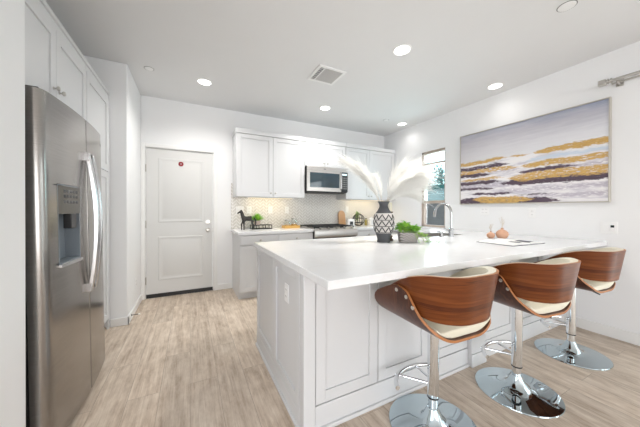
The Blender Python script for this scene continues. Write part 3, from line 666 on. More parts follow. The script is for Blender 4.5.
for k in range(3):
    x0 = 0.02 + 0.247 * k; gm = MB(); x1 = x0 + 0.238
    for x in (x0 + 0.006, (x0 + x1) / 2, x1 - 0.006): gm.box(x - 0.006, x + 0.006, 0.035, 0.58, 0.940, 0.956)
    for y in (0.041, 0.22, 0.40, 0.574): gm.box(x0, x1, y - 0.006, y + 0.006, 0.940, 0.956)
    for x in (x0 + 0.008, x1 - 0.008):
        for y in (0.043, 0.572): gm.box(x - 0.007, x + 0.007, y - 0.007, y + 0.007, 0.9222, 0.942)
    gm.build('grate', M['iron'], rg, 0.002)
    for y in (0.16, 0.46): MB().lathe([(0.04, 0.9222), (0.04, 0.932), (0.028, 0.936), (0.004, 0.938)], 16, loc=((x0 + x1) / 2, y, 0)).build('burner', M['iron'], rg)

# ------------------------------------------------------------------ island / peninsula
IX0, IY0, IY1, IX1 = 0.552, 1.262, 2.30, XR - 0.002
isl = thing('kitchen_island', 'white panelled kitchen island reaching to the window wall', 'island', (0, 0, 0))
bm_ = MB().box(IX0, IX1, IY0, IY0 + 0.02, 0, 0.876).box(IX0, IX0 + 0.02, IY0, IY1, 0, 0.876).box(IX0, IX1, IY1 - 0.02, IY1, 0, 0.876).box(IX1 - 0.02, IX1, IY0, IY1, 0, 0.876).box(IX0, IX1, IY0, IY1, 0.0, 0.10)
bm_.build('body', M['cab'], isl)
xl = Matrix.Translation((IX0, 0, 0)) @ Matrix.Rotation(-PI / 2, 4, 'Z')       # local x -> -y, front -> -x
shaker(-2.295, -1.785, 0.115, 0.874, 0, 0.018, 0.055, 0.011, xl).build('end_panel', M['cab'], isl, 0.002)
shaker(-1.783, -1.30, 0.115, 0.874, 0, 0.018, 0.055, 0.011, xl).build('end_panel', M['cab'], isl, 0.002)
MB().box(IX0 - 0.016, IX0 + 0.055, IY0 - 0.022, 1.298, 0, 0.876).build('corner_post', M['cab'], isl, 0.004)
fx = Matrix.Translation((0, IY0, 0))
for a, b in ((0.611, 1.040), (1.046, 1.490), (1.496, 1.930)): shaker(a, b, 0.145, 0.874, 0, 0.016, 0.062, 0.010, fx).build('front_panel', M['cab'], isl, 0.002)
for a, b in ((2.115, 2.60), (2.606, 3.09), (3.096, IX1)): shaker(a, b, 0.145, 0.874, 0, 0.016, 0.062, 0.010, fx).build('front_panel', M['cab'], isl, 0.002)
MB().box(1.935, 2.110, IY0 - 0.045, IY0, 0, 0.876).build('pilaster', M['cab'], isl, 0.004)
MB().box(IX0 + 0.055, 1.935, IY0 - 0.018, IY0, 0.0, 0.138).box(2.11, IX1, IY0 - 0.018, IY0, 0, 0.138).box(1.930, 2.115, IY0 - 0.055, IY0 - 0.045, 0, 0.10).build('base_trim', M['cab'], isl, 0.004)
MB().box(IX0 - 0.018, IX0, 1.298, IY1, 0.0, 0.112).box(IX0 - 0.030, IX0 - 0.016, IY0 - 0.03, IY1, 0.0, 0.022).box(IX0 - 0.03, 1.932, IY0 - 0.034, IY0 - 0.018, 0, 0.022).build('base_trim', M['cab'], isl, 0.004)
for k in range(4):
    a = 0.60 + 0.58 * k; xf = Matrix.Translation((a + 0.56, IY1, 0)) @ Matrix.Rotation(PI, 4, 'Z')
    d = shaker(0, 0.55, 0.11, 0.87, 0, 0.018, xf=xf).build('door', M['cab'], isl, 0.002)
# outlet in the island end
def outlet(loc, rz, label, w=0.072, gang=1, name='wall_outlet', style='outlet', cat='outlet'):
    t = thing(name, label, cat, loc, rz)
    W2 = w / 2 if gang == 1 else 0.058
    MB().box(-W2, W2, -0.006, -0.0005, -0.057, 0.057).build('cover_plate', M['plate'], t, 0.003)
    for k in range(gang):
        cx = 0 if gang == 1 else (-0.024 + 0.048 * k)
        if style == 'outlet' or (style == 'mixed' and k == 1):
            q = MB()
            for z in (-0.021, 0.021): q.box(cx - 0.016, cx + 0.016, -0.008, -0.006, z - 0.014, z + 0.014)
            q = q.build('socket', M['plate'], t, 0.002)
            s_ = MB()
            for z in (-0.021, 0.021): s_.box(cx - 0.008, cx - 0.0055, -0.0086, -0.008, z - 0.003, z + 0.007).box(cx + 0.0055, cx + 0.008, -0.0086, -0.008, z - 0.003, z + 0.007)
            s_.build('slot', M['slot'], q)
        else:
            MB().box(cx - 0.016, cx + 0.016, -0.010, -0.006, -0.032, 0.032).build('rocker', M['plate'], t, 0.002)
    return t
outlet((IX0 - 0.0065, 1.525, 0.690), -PI / 2, 'white outlet on the end panel of the island')
yw = YB - 0.009
outlet((0.690, yw, 1.206), 0, 'double white switch plate on backsplash above the horse figurine', gang=2, name='switch_plate', style='rocker', cat='light switch')
outlet((0.833, yw, 1.206), 0, 'white outlet on backsplash just above the grassy plant')
outlet((1.174, yw, 1.207), 0, 'white outlet on backsplash between grassy plant and glass jars')
outlet((1.460, yw, 1.207), 0, 'white outlet on backsplash right above the glass jars')
outlet((2.672, yw, 1.218), 0, 'white outlet on backsplash above the leafy ornament by the range')
outlet((XR, 2.09, 1.202), PI / 2 * -1, 'double white outlet on right wall under the far end of painting', gang=2)
outlet((XR, 1.543, 1.182), -PI / 2, 'single white outlet on right wall under the middle of painting')
sw = outlet((XR, 0.925, 1.048), -PI / 2, 'white switch plate with small dark display past the counter end', gang=2, name='switch_plate', style='rocker', cat='light switch')
MB().box(0.012, 0.036, -0.0112, -0.0101, 0.004, 0.026).build('display', M['screen'], sw)
outlet((XL, 3.73, 0.33), PI / 2, 'white outlet low on the wall beside the entry door')

# island countertop with sink cut-out
SX0, SX1, SY0, SY1 = 2.19, 2.93, 1.955, 2.29
TX0, TY0, TY1, TX1 = 0.5155, 0.9353, 2.344, XR - 0.0012
def holed(z0, z1):
    o = [(TX0, TY0), (TX1, TY0), (TX1, TY1), (TX0, TY1)]; i = [(SX0, SY0), (SX1, SY0), (SX1, SY1), (SX0, SY1)]
    vs = [(x, y, z) for z in (z0, z1) for x, y in o + i]; fs = []
    for k in range(4):
        k2 = (k + 1) % 4
        fs += [(k2, k, 4 + k, 4 + k2), (8 + k, 8 + k2, 12 + k2, 12 + k), (k, k2, 8 + k2, 8 + k), (4 + k2, 4 + k, 12 + k, 12 + k2)]
    return MB().add(vs, fs)
tag(holed(CZ0, CZ1).build('countertop', M['quartz'], None, 0.003), 'large white quartz island countertop overhanging the bar stools', 'countertop')
sk = thing('sink', 'stainless undermount sink set in the island countertop behind the faucet', 'sink', ((SX0 + SX1) / 2, (SY0 + SY1) / 2, CZ0 - 0.001))
a, b = (SX1 - SX0) / 2 - 0.001, (SY1 - SY0) / 2 - 0.001; tz = CZ1 - CZ0 + 0.003
MB().box(-a, a, -b, -b + 0.005, -0.2, tz).box(-a, a, b - 0.005, b, -0.2, tz).box(-a, -a + 0.005, -b + 0.005, b - 0.005, -0.2, tz).box(a - 0.005, a, -b + 0.005, b - 0.005, -0.2, tz).box(-a, a, -b, b, -0.204, -0.2).build('basin', M['steel_light'], sk)
MB().lathe([(0.045, -0.2), (0.045, -0.197), (0.03, -0.196), (0.004, -0.198)], 20).build('drain', M['chrome'], sk)
# faucet
fc = thing('faucet', 'chrome gooseneck faucet at the sink on the island', 'faucet', (2.615, 1.885, CZ1))
MB().lathe([(0.030, 0), (0.030, 0.006), (0.024, 0.012), (0.023, 0.075), (0.026, 0.08), (0.024, 0.09), (0.014, 0.095)], 20).build('body', M['faucet_chrome'], fc)
pts = [(0, 0, 0.09), (0, 0, 0.26)] + [(0, 0.105 - 0.105 * math.cos(q), 0.265 + 0.105 * math.sin(q)) for q in [PI * k / 16 for k in range(1, 15)]]
MB().tube(pts, 0.0125, 12).build('spout', M['faucet_chrome'], fc)
MB().tube([pts[-1], (0, pts[-1][1] + 0.012, pts[-1][2] - 0.04), (0, pts[-1][1] + 0.020, pts[-1][2] - 0.09)], [0.0135, 0.017, 0.016], 12).build('spray_head', M['faucet_chrome'], fc)
MB().tube([(-0.02, 0, 0.06), (-0.05, 0.005, 0.066), (-0.10, 0.01, 0.095)], [0.010, 0.008, 0.006], 10).build('lever', M['faucet_chrome'], fc)
sd = thing('soap_dispenser', 'short chrome soap dispenser on the island next to faucet', 'soap dispenser', (2.47, 1.895, CZ1))
MB().lathe([(0.022, 0), (0.022, 0.008), (0.014, 0.012), (0.014, 0.045), (0.017, 0.05), (0.015, 0.062), (0.003, 0.064)], 16).build('pump', M['faucet_chrome'], sd)
MB().tube([(0, 0, 0.055), (0, 0.03, 0.060), (0, 0.062, 0.054)], 0.006, 8).build('nozzle', M['faucet_chrome'], sd)

# ------------------------------------------------------------------ bar stools
def lerp_t(tab, z):
    if z <= tab[0][0]: return tab[0][1]
    for (z0, a), (z1, b) in zip(tab, tab[1:]):
        if z <= z1: return a + (b - a) * (z - z0) / (z1 - z0)
    return tab[-1][1]
FR = [(0.584, 0.21), (0.644, 0.225), (0.696, 0.212), (0.735, 0.185), (0.76, 0.155), (0.79, 0.10), (0.809, 0.056), (0.822, 0.026), (0.829, -0.01)]
RE = [(0.584, -0.212), (0.625, -0.20), (0.66, -0.174), (0.705, -0.142), (0.735, -0.127), (0.764, -0.112), (0.791, -0.095), (0.812, -0.072), (0.823, -0.045), (0.829, -0.01)]
ZB, SR = 0.584, 0.20
def sidex(z): return 0.258 + 0.10 * (z - 0.7)
def shell_profile(off=0.0):
    r = SR - off; zb = ZB + off; P = []
    for z in (0.829, 0.822, 0.816, 0.811, 0.807, 0.804, 0.802): P.append((sidex(z) - off, z, z))
    xc = sidex(0.802) - SR
    for k in range(1, 13):
        a = PI / 2 * k / 12; P.append((xc + r * math.cos(a), ZB + SR - r * math.sin(a), ZB + SR - SR * math.sin(a)))
    for q in (0.75, 0.5, 0.25): P.append((xc * q, zb, ZB))
    L = [(-x, z, zk) for x, z, zk in P]
    return L + [(0.0, zb, ZB)] + P[::-1]
st = thing('bar_stool', 'walnut and cream bar stool nearest the island corner', 'bar stool', (1.222, 0.988, 0), -0.05, 'walnut bar stools along the island')
st['label'] = 'walnut and cream bar stool at the island, farthest from the wall with the painting'
def shellgrid(off):
    rows = []
    for x, z, zk in shell_profile(off):
        y0, y1 = lerp_t(RE, zk), lerp_t(FR, zk)
        rows.append([(x, y0 + (y1 - y0) * k / 14, z + 0.0) for k in range(15)])
    return rows
shm = MB().slab(shellgrid(0.0), shellgrid(0.013))
sh = shm.build('seat_shell', [M['walnut_side'], M['ply']], st, smooth=40)
nq = (len(shellgrid(0)) - 1) * 14 * 2
for pl in sh.data.polygons:
    if pl.index >= nq: pl.material_index = 1
def plan(s, z, off):
    """s in -1..1 along the band, from left front end round the back to the right front end"""
    hw = sidex(z) - 0.015 - off; rear = -0.258 - 0.13 * (z - 0.7) + off; yf = 0.12; r = 0.21 - off
    L1 = yf - (rear + r); L2 = PI / 2 * r; L3 = hw - r; T = L1 + L2 + L3; d = (1 - abs(s)) * T; sg = -1 if s < 0 else 1
    if d < L1: x, y = hw, yf - d
    elif d < L1 + L2: a = (d - L1) / r; x, y = hw - r + r * math.cos(a), rear + r - r * math.sin(a)
    else: x, y = hw - r - (d - L1 - L2), rear
    return sg * x, y
def band_z(s):
    e = max(0.0, (abs(s) - 0.42) / 0.58)
    top = 0.912 - 0.15 * e ** 1.8
    bot = 0.680 + 0.030 * min(1.0, abs(s) / 0.75) ** 2 + 0.04 * e
    return bot, top
def bandgrid(o, zlo=0.0, zhi=0.0, smax=1.0):
    rows = []
    for k in range(61):
        s = (-1 + 2 * k / 60) * smax; b, t = band_z(s); b += zlo; t += zhi
        rows.append([(*plan(s, b + (t - b) * j / 8, o), b + (t - b) * j / 8) for j in range(9)])
    return rows
bd = MB().slab(bandgrid(0.0), bandgrid(0.012)).build('backrest', [M['walnut'], M['ply']], st, smooth=40)
nq = 60 * 8 * 2
for pl in bd.data.polygons:
    if pl.index >= nq: pl.material_index = 1
MB().slab(bandgrid(0.0125, 0.004, 0.003, 0.985), bandgrid(0.045, 0.02, -0.006, 0.97)).build('back_cushion', M['cream'], st, 0.008)
# seat cushion
rows_t, rows_b = [], []
for k in range(17):
    y = -0.196 + 0.37 * k / 16
    rt_, rb_ = [], []
    for j in range(17):
        x = -0.195 + 0.39 * j / 16
        e = (abs(x) / 0.195) ** 4; f_ = (abs(y + 0.011) / 0.187) ** 4
        q_ = max(0, abs(x) - (sidex(0.802) - SR)); zb = ZB + 0.0145 + (SR - 0.0145) - math.sqrt((SR - 0.0145) ** 2 - q_ * q_)
        rb_.append((x, y, zb)); rt_.append((x, y, max(zb + 0.012, ZB + 0.0145 + 0.060 - 0.012 * e - 0.022 * f_)))
    rows_t.append(rt_); rows_b.append(rb_)
MB().slab(rows_t, rows_b).build('seat_cushion', M['cream'], st, 0.006)
for sg in (-1, 1):
    for y, z in ((-0.006, 0.804), (-0.074, 0.786), (-0.113, 0.745)):
        xf = Matrix.Translation((sg * sidex(z), y, z)) @ Matrix.Rotation(sg * PI / 2, 4, 'Y')
        MB().lathe([(0.010, -0.001), (0.010, 0.003), (0.006, 0.005), (0.001, 0.005)], 12, xf=xf).build('bolt', M['walnut_bolt'], st)
MB().lathe([(0.238, 0.0), (0.240, 0.004), (0.238, 0.008), (0.20, 0.013), (0.13, 0.018), (0.085, 0.026), (0.062, 0.042), (0.047, 0.068), (0.036, 0.09), (0.030, 0.105)], 64).build('base', M['chrome_base'], st, smooth=50)
po = MB().lathe([(0.0245, 0.10), (0.0245, 0.17)], 24).build('gas_lift', M['chrome'], st)
MB().lathe([(0.030, 0.168), (0.0305, 0.172), (0.0305, 0.562), (0.028, 0.565)], 28).build('post', M['chrome'], st)
MB().lathe([(0.0315, 0.162), (0.0315, 0.169)], 24).build('collar', M['black'], st)
MB().lathe([(0.024, 0.555), (0.024, 0.568), (0.06, 0.572), (0.06, 0.5825)], 24).build('seat_mount', M['chrome'], st)
MB().tube([(0.03, 0, 0.560), (0.08, -0.08, 0.556), (0.115, -0.135, 0.525)], 0.005, 8).build('height_lever', M['steel_dark'], st)
arc = [(0.215 * math.sin(q), 0.005 + 0.17 * math.cos(q), 0.235) for q in [-1.28 + 2.0 * k / 24 for k in range(25)]]
MB().tube(arc, 0.0125, 12).build('footrest', M['chrome'], st)
for sg in (-1, 1): MB().tube([(sg * 0.085 - 0.05, 0.155, 0.235), (sg * 0.02, 0.02, 0.235)], 0.008, 10).build('footrest_strut', M['chrome'], st)
dup(st, (1.968, 0.928, 0), -0.12, 'walnut and cream bar stool standing between two others like it')
dup(st, (2.89, 0.96, 0), -0.06, 'walnut and cream bar stool nearest the wall with the painting')

# ------------------------------------------------------------------ painting, rod
pt = thing('wall_painting', 'wide abstract canvas in grey, white and gold on the right wall', 'painting', (XR - 0.001, 2.4286, 1.2954))
cv = MB().box(-0.034, -0.006, -1.504, -0.012, 0.012, 0.991).build('canvas', M['painting'], pt, smooth=0)
MB().box(-0.042, 0, -0.010, 0, 0, 1.003).box(-0.042, 0, -1.516, -1.506, 0, 1.003).box(-0.042, 0, -1.506, -0.010, 0, 0.010).box(-0.042, 0, -1.506, -0.010, 0.993, 1.003).box(-0.008, 0, -1.51, -0.006, 0.006, 0.997).build('frame', M['frame'], pt, 0.0015)
rod = thing('curtain_rod', 'brushed nickel curtain rod with square bracket high on the right wall', 'curtain rod', (XR, 0, 2.43))
MB().tube([(-0.09, 0.93, 0), (-0.09, -2.9, 0)], 0.014, 14).build('pole', M['nickel'], rod)
MB().tube([(-0.055, 0.90, -0.022), (-0.055, -2.85, -0.022)], 0.008, 10).build('rear_track', M['nickel'], rod)
for y in (0.925, -2.9): MB().box(-0.112, -0.068, y - 0.0, y + 0.055, -0.026, 0.026).build('finial', M['nickel'], rod, 0.006)
for y in (0.86, -2.8): MB().box(-0.012, -0.0005, y - 0.025, y + 0.025, -0.05, 0.02).tube([(-0.008, y, -0.03), (-0.06, y, -0.034), (-0.09, y, -0.018)], 0.008, 8).build('bracket', M['nickel'], rod, 0.002)
for k in range(2):
    y = 0.915 - 0.02 * k; q = [(-0.09 + 0.022 * math.cos(a), y, 0.022 * math.sin(a)) for a in [2 * PI * i / 20 for i in range(20)]]
    MB().tube(q, 0.004, 8, True).build('curtain_ring', M['nickel'], rod)

# ------------------------------------------------------------------ ceiling fixtures
LP = [(0.152, 3.355, 'recessed ceiling light closest to the entry door', 100), (1.799, 1.819, 'large recessed ceiling light over the middle of the island', 130), (1.802, 3.382, 'recessed ceiling light in front of the range and air vent', 95), (3.340, 1.824, 'recessed ceiling light close above the painting', 6), (3.353, 3.384, 'recessed ceiling light in the far corner by the window', 9)]
def downlight(x, y, label, power):
    t = thing('ceiling_light', label, 'ceiling light', (x, y, H), 0, 'recessed ceiling lights')
    MB().lathe([(0.088, 0), (0.088, -0.004), (0.078, -0.008), (0.070, -0.004), (0.070, 0.0)], 32, caps=False).build('trim_ring', M['plate'], t)
    MB().lathe([(0.0695, -0.0005), (0.0695, -0.003), (0.002, -0.0032)], 32).build('lens', M['lens'], t)
    d = bpy.data.lights.new('downlight_beam', 'SPOT'); d.energy = power; d.spot_size = math.radians(150); d.spot_blend = 1.0; d.shadow_soft_size = 0.06; d.color = (1.0, 0.97, 0.93)
    o = bpy.data.objects.new('downlight_beam', d); C.objects.link(o); o.parent = t; o.location = (0, 0, -0.012)
for a in LP: downlight(*a)
vt = thing('air_vent', 'white ceiling air vent with grey louvres', 'vent', (1.375, 2.55, H), 0.0)
MB().box(-0.165, 0.165, -0.165, -0.135, -0.012, -0.0005).box(-0.165, 0.165, 0.135, 0.165, -0.012, -0.0005).box(-0.165, -0.135, -0.135, 0.135, -0.012, -0.0005).box(0.135, 0.165, -0.135, 0.135, -0.012, -0.0005).box(-0.088, -0.078, -0.135, 0.135, -0.012, -0.001).build('frame', M['plate'], vt, 0.002)
MB().box(-0.135, 0.135, -0.135, 0.135, -0.003, -0.0005).build('duct', M['slot'], vt)
lv = MB()
for k in range(9):
    x = -0.062 + 0.0235 * k; lv.add([(x - 0.008, -0.135, -0.004), (x + 0.008, -0.135, -0.011), (x + 0.008, 0.135, -0.011), (x - 0.008, 0.135, -0.004), (x - 0.007, -0.135, -0.003), (x + 0.009, -0.135, -0.010), (x + 0.009, 0.135, -0.010), (x - 0.007, 0.135, -0.003)], [(0, 1, 2, 3), (7, 6, 5, 4), (0, 4, 5, 1), (1, 5, 6, 2), (2, 6, 7, 3), (3, 7, 4, 0)])
for k in range(7): lv.box(-0.133, -0.09, -0.12 + 0.037 * k, -0.11 + 0.037 * k, -0.010, -0.004)
lv.build('louvre', plain('louvre_grey', (0.6, 0.6, 0.6), 0.5), vt)
def sprink(x, y, label):
    t = thing('sprinkler_cap', label, 'sprinkler', (x, y, H)); MB().lathe([(0.042, 0), (0.042, -0.003), (0.036, -0.006), (0.003, -0.007)], 24).build('cap', M['plate'], t)
    MB().lathe([(0.047, -0.0002), (0.047, -0.0016), (0.043, -0.002)], 24).build('ring', M['slot'], t)
sprink(-0.398, 3.31, 'white round sprinkler cap on ceiling near the left wall corner')
sprink(2.963, 3.358, 'small white sprinkler cap on ceiling near the upper cabinets')
sm = thing('smoke_detector', 'round white detector cover on ceiling at top edge above painting', 'smoke detector', (2.504, 0.867, H))
MB().lathe([(0.052, 0), (0.052, -0.004), (0.045, -0.007), (0.003, -0.008)], 28).build('cover', M['plate'], sm)
MB().lathe([(0.058, -0.0002), (0.058, -0.0016), (0.053, -0.002)], 28).build('ring', M['slot'], sm)

# ------------------------------------------------------------------ vase with pampas
VX, VY = 1.606, 1.847
RNG = random.Random(4)
va = thing('vase', 'tall charcoal vase with white zigzag band on the island', 'vase', (VX, VY, CZ1))
VP = [(r * 0.90, z * 0.94) for r, z in [(0.066, 0.0), (0.066, 0.012), (0.062, 0.022), (0.067, 0.045), (0.079, 0.082), (0.094, 0.14), (0.100, 0.19), (0.096, 0.24), (0.082, 0.285), (0.060, 0.315), (0.045, 0.345), (0.042, 0.365), (0.052, 0.388), (0.064, 0.400), (0.059, 0.401), (0.040, 0.37), (0.038, 0.34)]]
MB().lathe(VP, 48).build('body', M['vase'], va, smooth=50)
def vr(z):
    for (r0, z0), (r1, z1) in zip(VP[3:], VP[4:]):
        if z0 <= z <= z1: return r0 + (r1 - r0) * (z - z0) / (z1 - z0)
    return 0.09
zz = [0.086 + 0.182 * k / 14 for k in range(15)]
A = [(vr(z) + 0.002, z) for z in zz]
MB().lathe(A, 48, caps=False).build('white_band', M['vase_white'], va, smooth=60)
rel = MB()
for z0, z1 in ((0.096, 0.142), (0.153, 0.199), (0.210, 0.256)):
    n = 9 * 8; q = []
    for k in range(n):
        ph = (k % 8) / 8; tri = 1 - abs(2 * ph - 1); z = z0 + (z1 - z0) * tri; a = 2 * PI * k / n; q.append(((vr(z) + 0.003) * math.cos(a), (vr(z) + 0.003) * math.sin(a), z))
    rel.tube(q, 0.0048, 6, True)
    for zr in (z0 - 0.004,):
        rel.tube([((vr(zr) + 0.002) * math.cos(2 * PI * k / 40), (vr(zr) + 0.002) * math.sin(2 * PI * k / 40), zr) for k in range(40)], 0.003, 6, True)
rel.build('zigzag_relief', M['vase_black'], va)
RV = Vector((rt.x, rt.y, 0)); FV = Vector((fw.x, fw.y, 0))
def plume(dx, dz, dep, droop, label, dens=520, fluff=0.085, seed=1):
    rg_ = random.Random(seed); t = thing('pampas_plume', label, 'pampas grass', (VX, VY, CZ1 + 0.322), 0, 'pampas plumes in the charcoal vase')
    end = RV * dx + FV * dep + Vector((0, 0, dz)); cx = dx * (0.36 if dx < 0 else 0.24); c1 = Vector((cx * RV.x, cx * RV.y, dz * 0.55)) ; P0 = RV * (0.02 if dx > 0 else -0.02)
    dr = Vector((0, 0, -droop))
    def pt_(q): return P0 * (1 - q) ** 2 + (c1 * 2 * q * (1 - q)) + (end + dr * q) * q * q
    MB().tube([pt_(k / 14) for k in range(15)], [0.0028 - 0.0016 * k / 14 for k in range(15)], 6).build('stalk', M['twig'], t)
    mb = MB()
    for k in range(dens):
        q = 0.22 + 0.78 * (rg_.random() ** 0.85); b = pt_(q); tn = (pt_(min(1, q + 0.02)) - pt_(q - 0.02)).normalized()
        rnd = Vector((rg_.gauss(0, 1), rg_.gauss(0, 1), rg_.gauss(0, 1))); rnd = (rnd - tn * rnd.dot(tn)).normalized()
        w_ = fluff * (0.35 + 0.9 * math.sin(PI * min(1, (q - 0.18) / 0.86)) ** 0.8)
        L = w_ * rg_.uniform(0.45, 1.0) * (1.6 if rg_.random() < 0.18 else 1.0); mid = b + tn * L * 0.75 + rnd * L * 0.38; tip = b + tn * L * 1.35 + rnd * L * 0.72 + Vector((0, 0, -0.30 * L))
        sd_ = tn.cross(rnd) * rg_.uniform(0.0012, 0.0024)
        mb.add([b - sd_, b + sd_, mid + sd_ * 0.9, mid - sd_ * 0.9, tip], [(0, 1, 2, 3), (3, 2, 4)])
    mb.build('fluff', M['pampas'], t, smooth=0)
plume(-0.37, 0.50, 0.03, 0.06, 'tallest pampas plume leaning toward the microwave', 950, 0.10, 1)
plume(-0.25, 0.42, -0.04, 0.04, 'pampas plume rising beside the microwave leaning one, a bit steeper', 800, 0.095, 2)
plume(-0.06, 0.32, 0.06, 0.02, 'short upright pampas plume in the middle of the vase', 700, 0.06, 3)
plume(0.22, 0.42, 0.10, 0.06, 'steep pampas plume just left of the window leaning ones', 1200, 0.125, 4)
plume(0.30, 0.40, 0.0, 0.06, 'broad pampas plume whose head nears the window top', 1400, 0.135, 5)
plume(0.38, 0.38, 0.06, 0.08, 'longest pampas plume reaching out across the window', 1400, 0.135, 6)
plume(0.36, 0.30, 0.02, 0.08, 'middle pampas plume of the window side, below the longest one', 1100, 0.125, 8)
plume(0.28, 0.22, -0.02, 0.10, 'lowest pampas plume drooping toward the faucet', 1000, 0.11, 7)

# beaded candle holder half hidden behind the vase
pc = thing('candle_holder', 'dark beaded candle holder half hidden behind the charcoal vase', 'candle holder', (VX + rt.x * 0.082 + fw.x * 0.115, VY + rt.y * 0.082 + fw.y * 0.115, CZ1))
MB().lathe([(0.040, 0), (0.040, 0.013), (0.026, 0.025), (0.036, 0.045), (0.018, 0.055), (0.011, 0.075), (0.011, 0.12), (0.028, 0.132), (0.028, 0.15), (0.011, 0.163), (0.012, 0.185), (0.030, 0.20), (0.011, 0.218), (0.010, 0.262), (0.038, 0.272), (0.038, 0.282), (0.018, 0.284)], 20).build('stem', M['cone'], pc)
MB().lathe([(0.026, 0.284), (0.026, 0.37), (0.004, 0.372)], 16).build('candle', M['cream'], pc)

def leaf(mb, base_, d, L, wd, bend=0.3):
    d = Vector(d).normalized(); s_ = d.cross(Vector((0, 0, 1)))
    s_ = s_.normalized() if s_.length > 1e-3 else Vector((1, 0, 0))
    n = s_.cross(d); b = Vector(base_)
    P = [b, b + d * L * 0.35 + n * L * 0.06, b + d * L * 0.7 + n * L * (0.06 - bend * 0.2), b + d * L - n * L * bend * 0.5]
    mb.add([P[0], P[1] - s_ * wd, P[1] + s_ * wd, P[2] - s_ * wd * 0.85, P[2] + s_ * wd * 0.85, P[3], P[1] - n * wd * 0.3, P[2] - n * wd * 0.3],
           [(0, 6, 1), (0, 2, 6), (1, 6, 7, 3), (6, 2, 4, 7), (3, 7, 5), (7, 4, 5)])
# potted plant on the island
pp = thing('potted_plant', 'bright green leafy plant in grey patterned planter on the island', 'plant', (1.812, 1.748, CZ1), -YAW)
def sq(a, b, n=36): return [(a * math.copysign(abs(math.cos(t)) ** 0.55, math.cos(t)), b * math.copysign(abs(math.sin(t)) ** 0.55, math.sin(t))) for t in [2 * PI * k / n for k in range(n)]]
rows = []
for sc_, z in ((0.80, 0.0), (0.90, 0.004), (0.97, 0.05), (1.0, 0.092), (0.94, 0.092), (0.92, 0.078)):
    r = [(x * sc_, y * sc_, z) for x, y in sq(0.090, 0.060)]; rows.append(r + r[:1])
pm = MB().grid(rows); pm.f.append(tuple(range(36))[::-1]); pm.build('planter', M['herring'], pp, smooth=50)
rows = [[(x * 0.93, y * 0.93, 0.080) for x, y in sq(0.090, 0.060)]]; so = MB(); so.add(rows[0], [tuple(range(36))]); so.build('soil', M['soil'], pp)
for nm, mat_, cnt, seed in (('foliage', M['leaf2'], 190, 3), ('foliage', M['leaf'], 130, 8)):
    r_ = random.Random(seed); mb = MB()
    for k in range(cnt):
        x, y = r_.uniform(-0.088, 0.088), r_.uniform(-0.055, 0.055); hgt = 0.10 + (0.085 if x < -0.01 else 0.05) * r_.random() * (1 - 0.5 * (x / 0.1) ** 2)
        leaf(mb, (x, y, hgt), (r_.gauss(0, 1) + x * 8, r_.gauss(0, 1), r_.uniform(0.1, 1.2)), r_.uniform(0.03, 0.052), r_.uniform(0.010, 0.017), 0.4)
        if k % 4 == 0: mb.tube([(x * 0.8, y * 0.8, 0.078), (x, y, hgt)], 0.0015, 5)
    mb.build(nm, mat_, pp, smooth=0)
for k, (px, L) in enumerate(((0.055, 0.10), (0.070, 0.16), (0.080, 0.22), (0.03, 0.06), (0.075, 0.12))):
    r_ = random.Random(20 + k); mb = MB(); pts = []
    for i in range(9):
        q = i / 8; pts.append((px + L * q * 0.8, -0.068 - 0.02 * q, max(0.008, 0.10 + 0.02 * math.sin(q * 3) - 0.115 * q ** 0.8)))
    mb.tube(pts, 0.0016, 5)
    for i in range(16):
        q = pts[min(8, i // 2 + 1)]; leaf(mb, (q[0], q[1], q[2] + 0.002), (r_.gauss(0.4, 1), r_.gauss(0, 1), r_.uniform(0.1, 0.7)), r_.uniform(0.014, 0.024), 0.007)
    mb.build('trailing_stem', M['leaf2'], pp, smooth=0)

# terracotta bud vases, their twigs and the open book
def bud(x, y, R, hgt, label, seed):
    t = thing('bud_vase', label, 'vase', (x, y, CZ1)); k = R
    prof = [(0.45 * k, 0), (0.75 * k, 0.08 * hgt), (k, 0.38 * hgt), (0.92 * k, 0.58 * hgt), (0.6 * k, 0.76 * hgt), (0.22 * k, 0.85 * hgt), (0.20 * k, 0.94 * hgt), (0.28 * k, hgt), (0.2 * k, hgt), (0.12 * k, 0.9 * hgt)]
    MB().lathe(prof, 28).build('body', M['terra'], t, smooth=60)
    r_ = random.Random(seed); s_ = thing('dried_grass', 'wispy dried grass standing in the %s terracotta vase' % label.split()[0], 'dried grass', (x, y, CZ1 + 0.75 * hgt))
    mb = MB(); hd = MB()
    for q in range(7):
        ex, ey, ez = r_.gauss(0, 0.012), r_.gauss(0, 0.012), r_.uniform(0.6, 1.0) * hgt * 1.35
        mb.tube([(0, 0, 0), (ex * 0.3, ey * 0.3, ez * 0.5), (ex, ey, ez)], 0.0008, 5)
        for w in range(10): leaf(hd, (ex * (0.5 + 0.05 * w), ey * (0.5 + 0.05 * w), ez * (0.55 + 0.045 * w)), (r_.gauss(0, 1), r_.gauss(0, 1), 1.5), 0.014, 0.0012)
    mb.build('stalks', M['twig'], s_); hd.build('seed_heads', M['twig'], s_, smooth=0)
bud(2.865, 1.60, 0.040, 0.075, 'smaller round terracotta bud vase beside the open book', 1)
bud(2.935, 1.525, 0.058, 0.112, 'bigger round terracotta bud vase beside the open book', 2)
bk = thing('open_book', 'open magazine lying flat on the island near the terracotta vases', 'book', (2.62, 1.295, CZ1 + 0.0005), math.radians(-3))
def page(sg, w, z0):
    A, B = [], []
    for k in range(13):
        q = k / 12; x = sg * w * q; z = z0 + 0.020 * math.sin(PI * min(1, q * 1.15)) ** 0.9 * (1 - q * 0.6)
        A.append([(x, -0.15, z), (x, 0.15, z)]); B.append([(x, -0.15, 0.003), (x, 0.15, 0.003)])
    return MB().slab(A, B)
MB().box(-0.238, 0.238, -0.156, 0.156, 0.0, 0.003).build('cover', M['print'], bk)
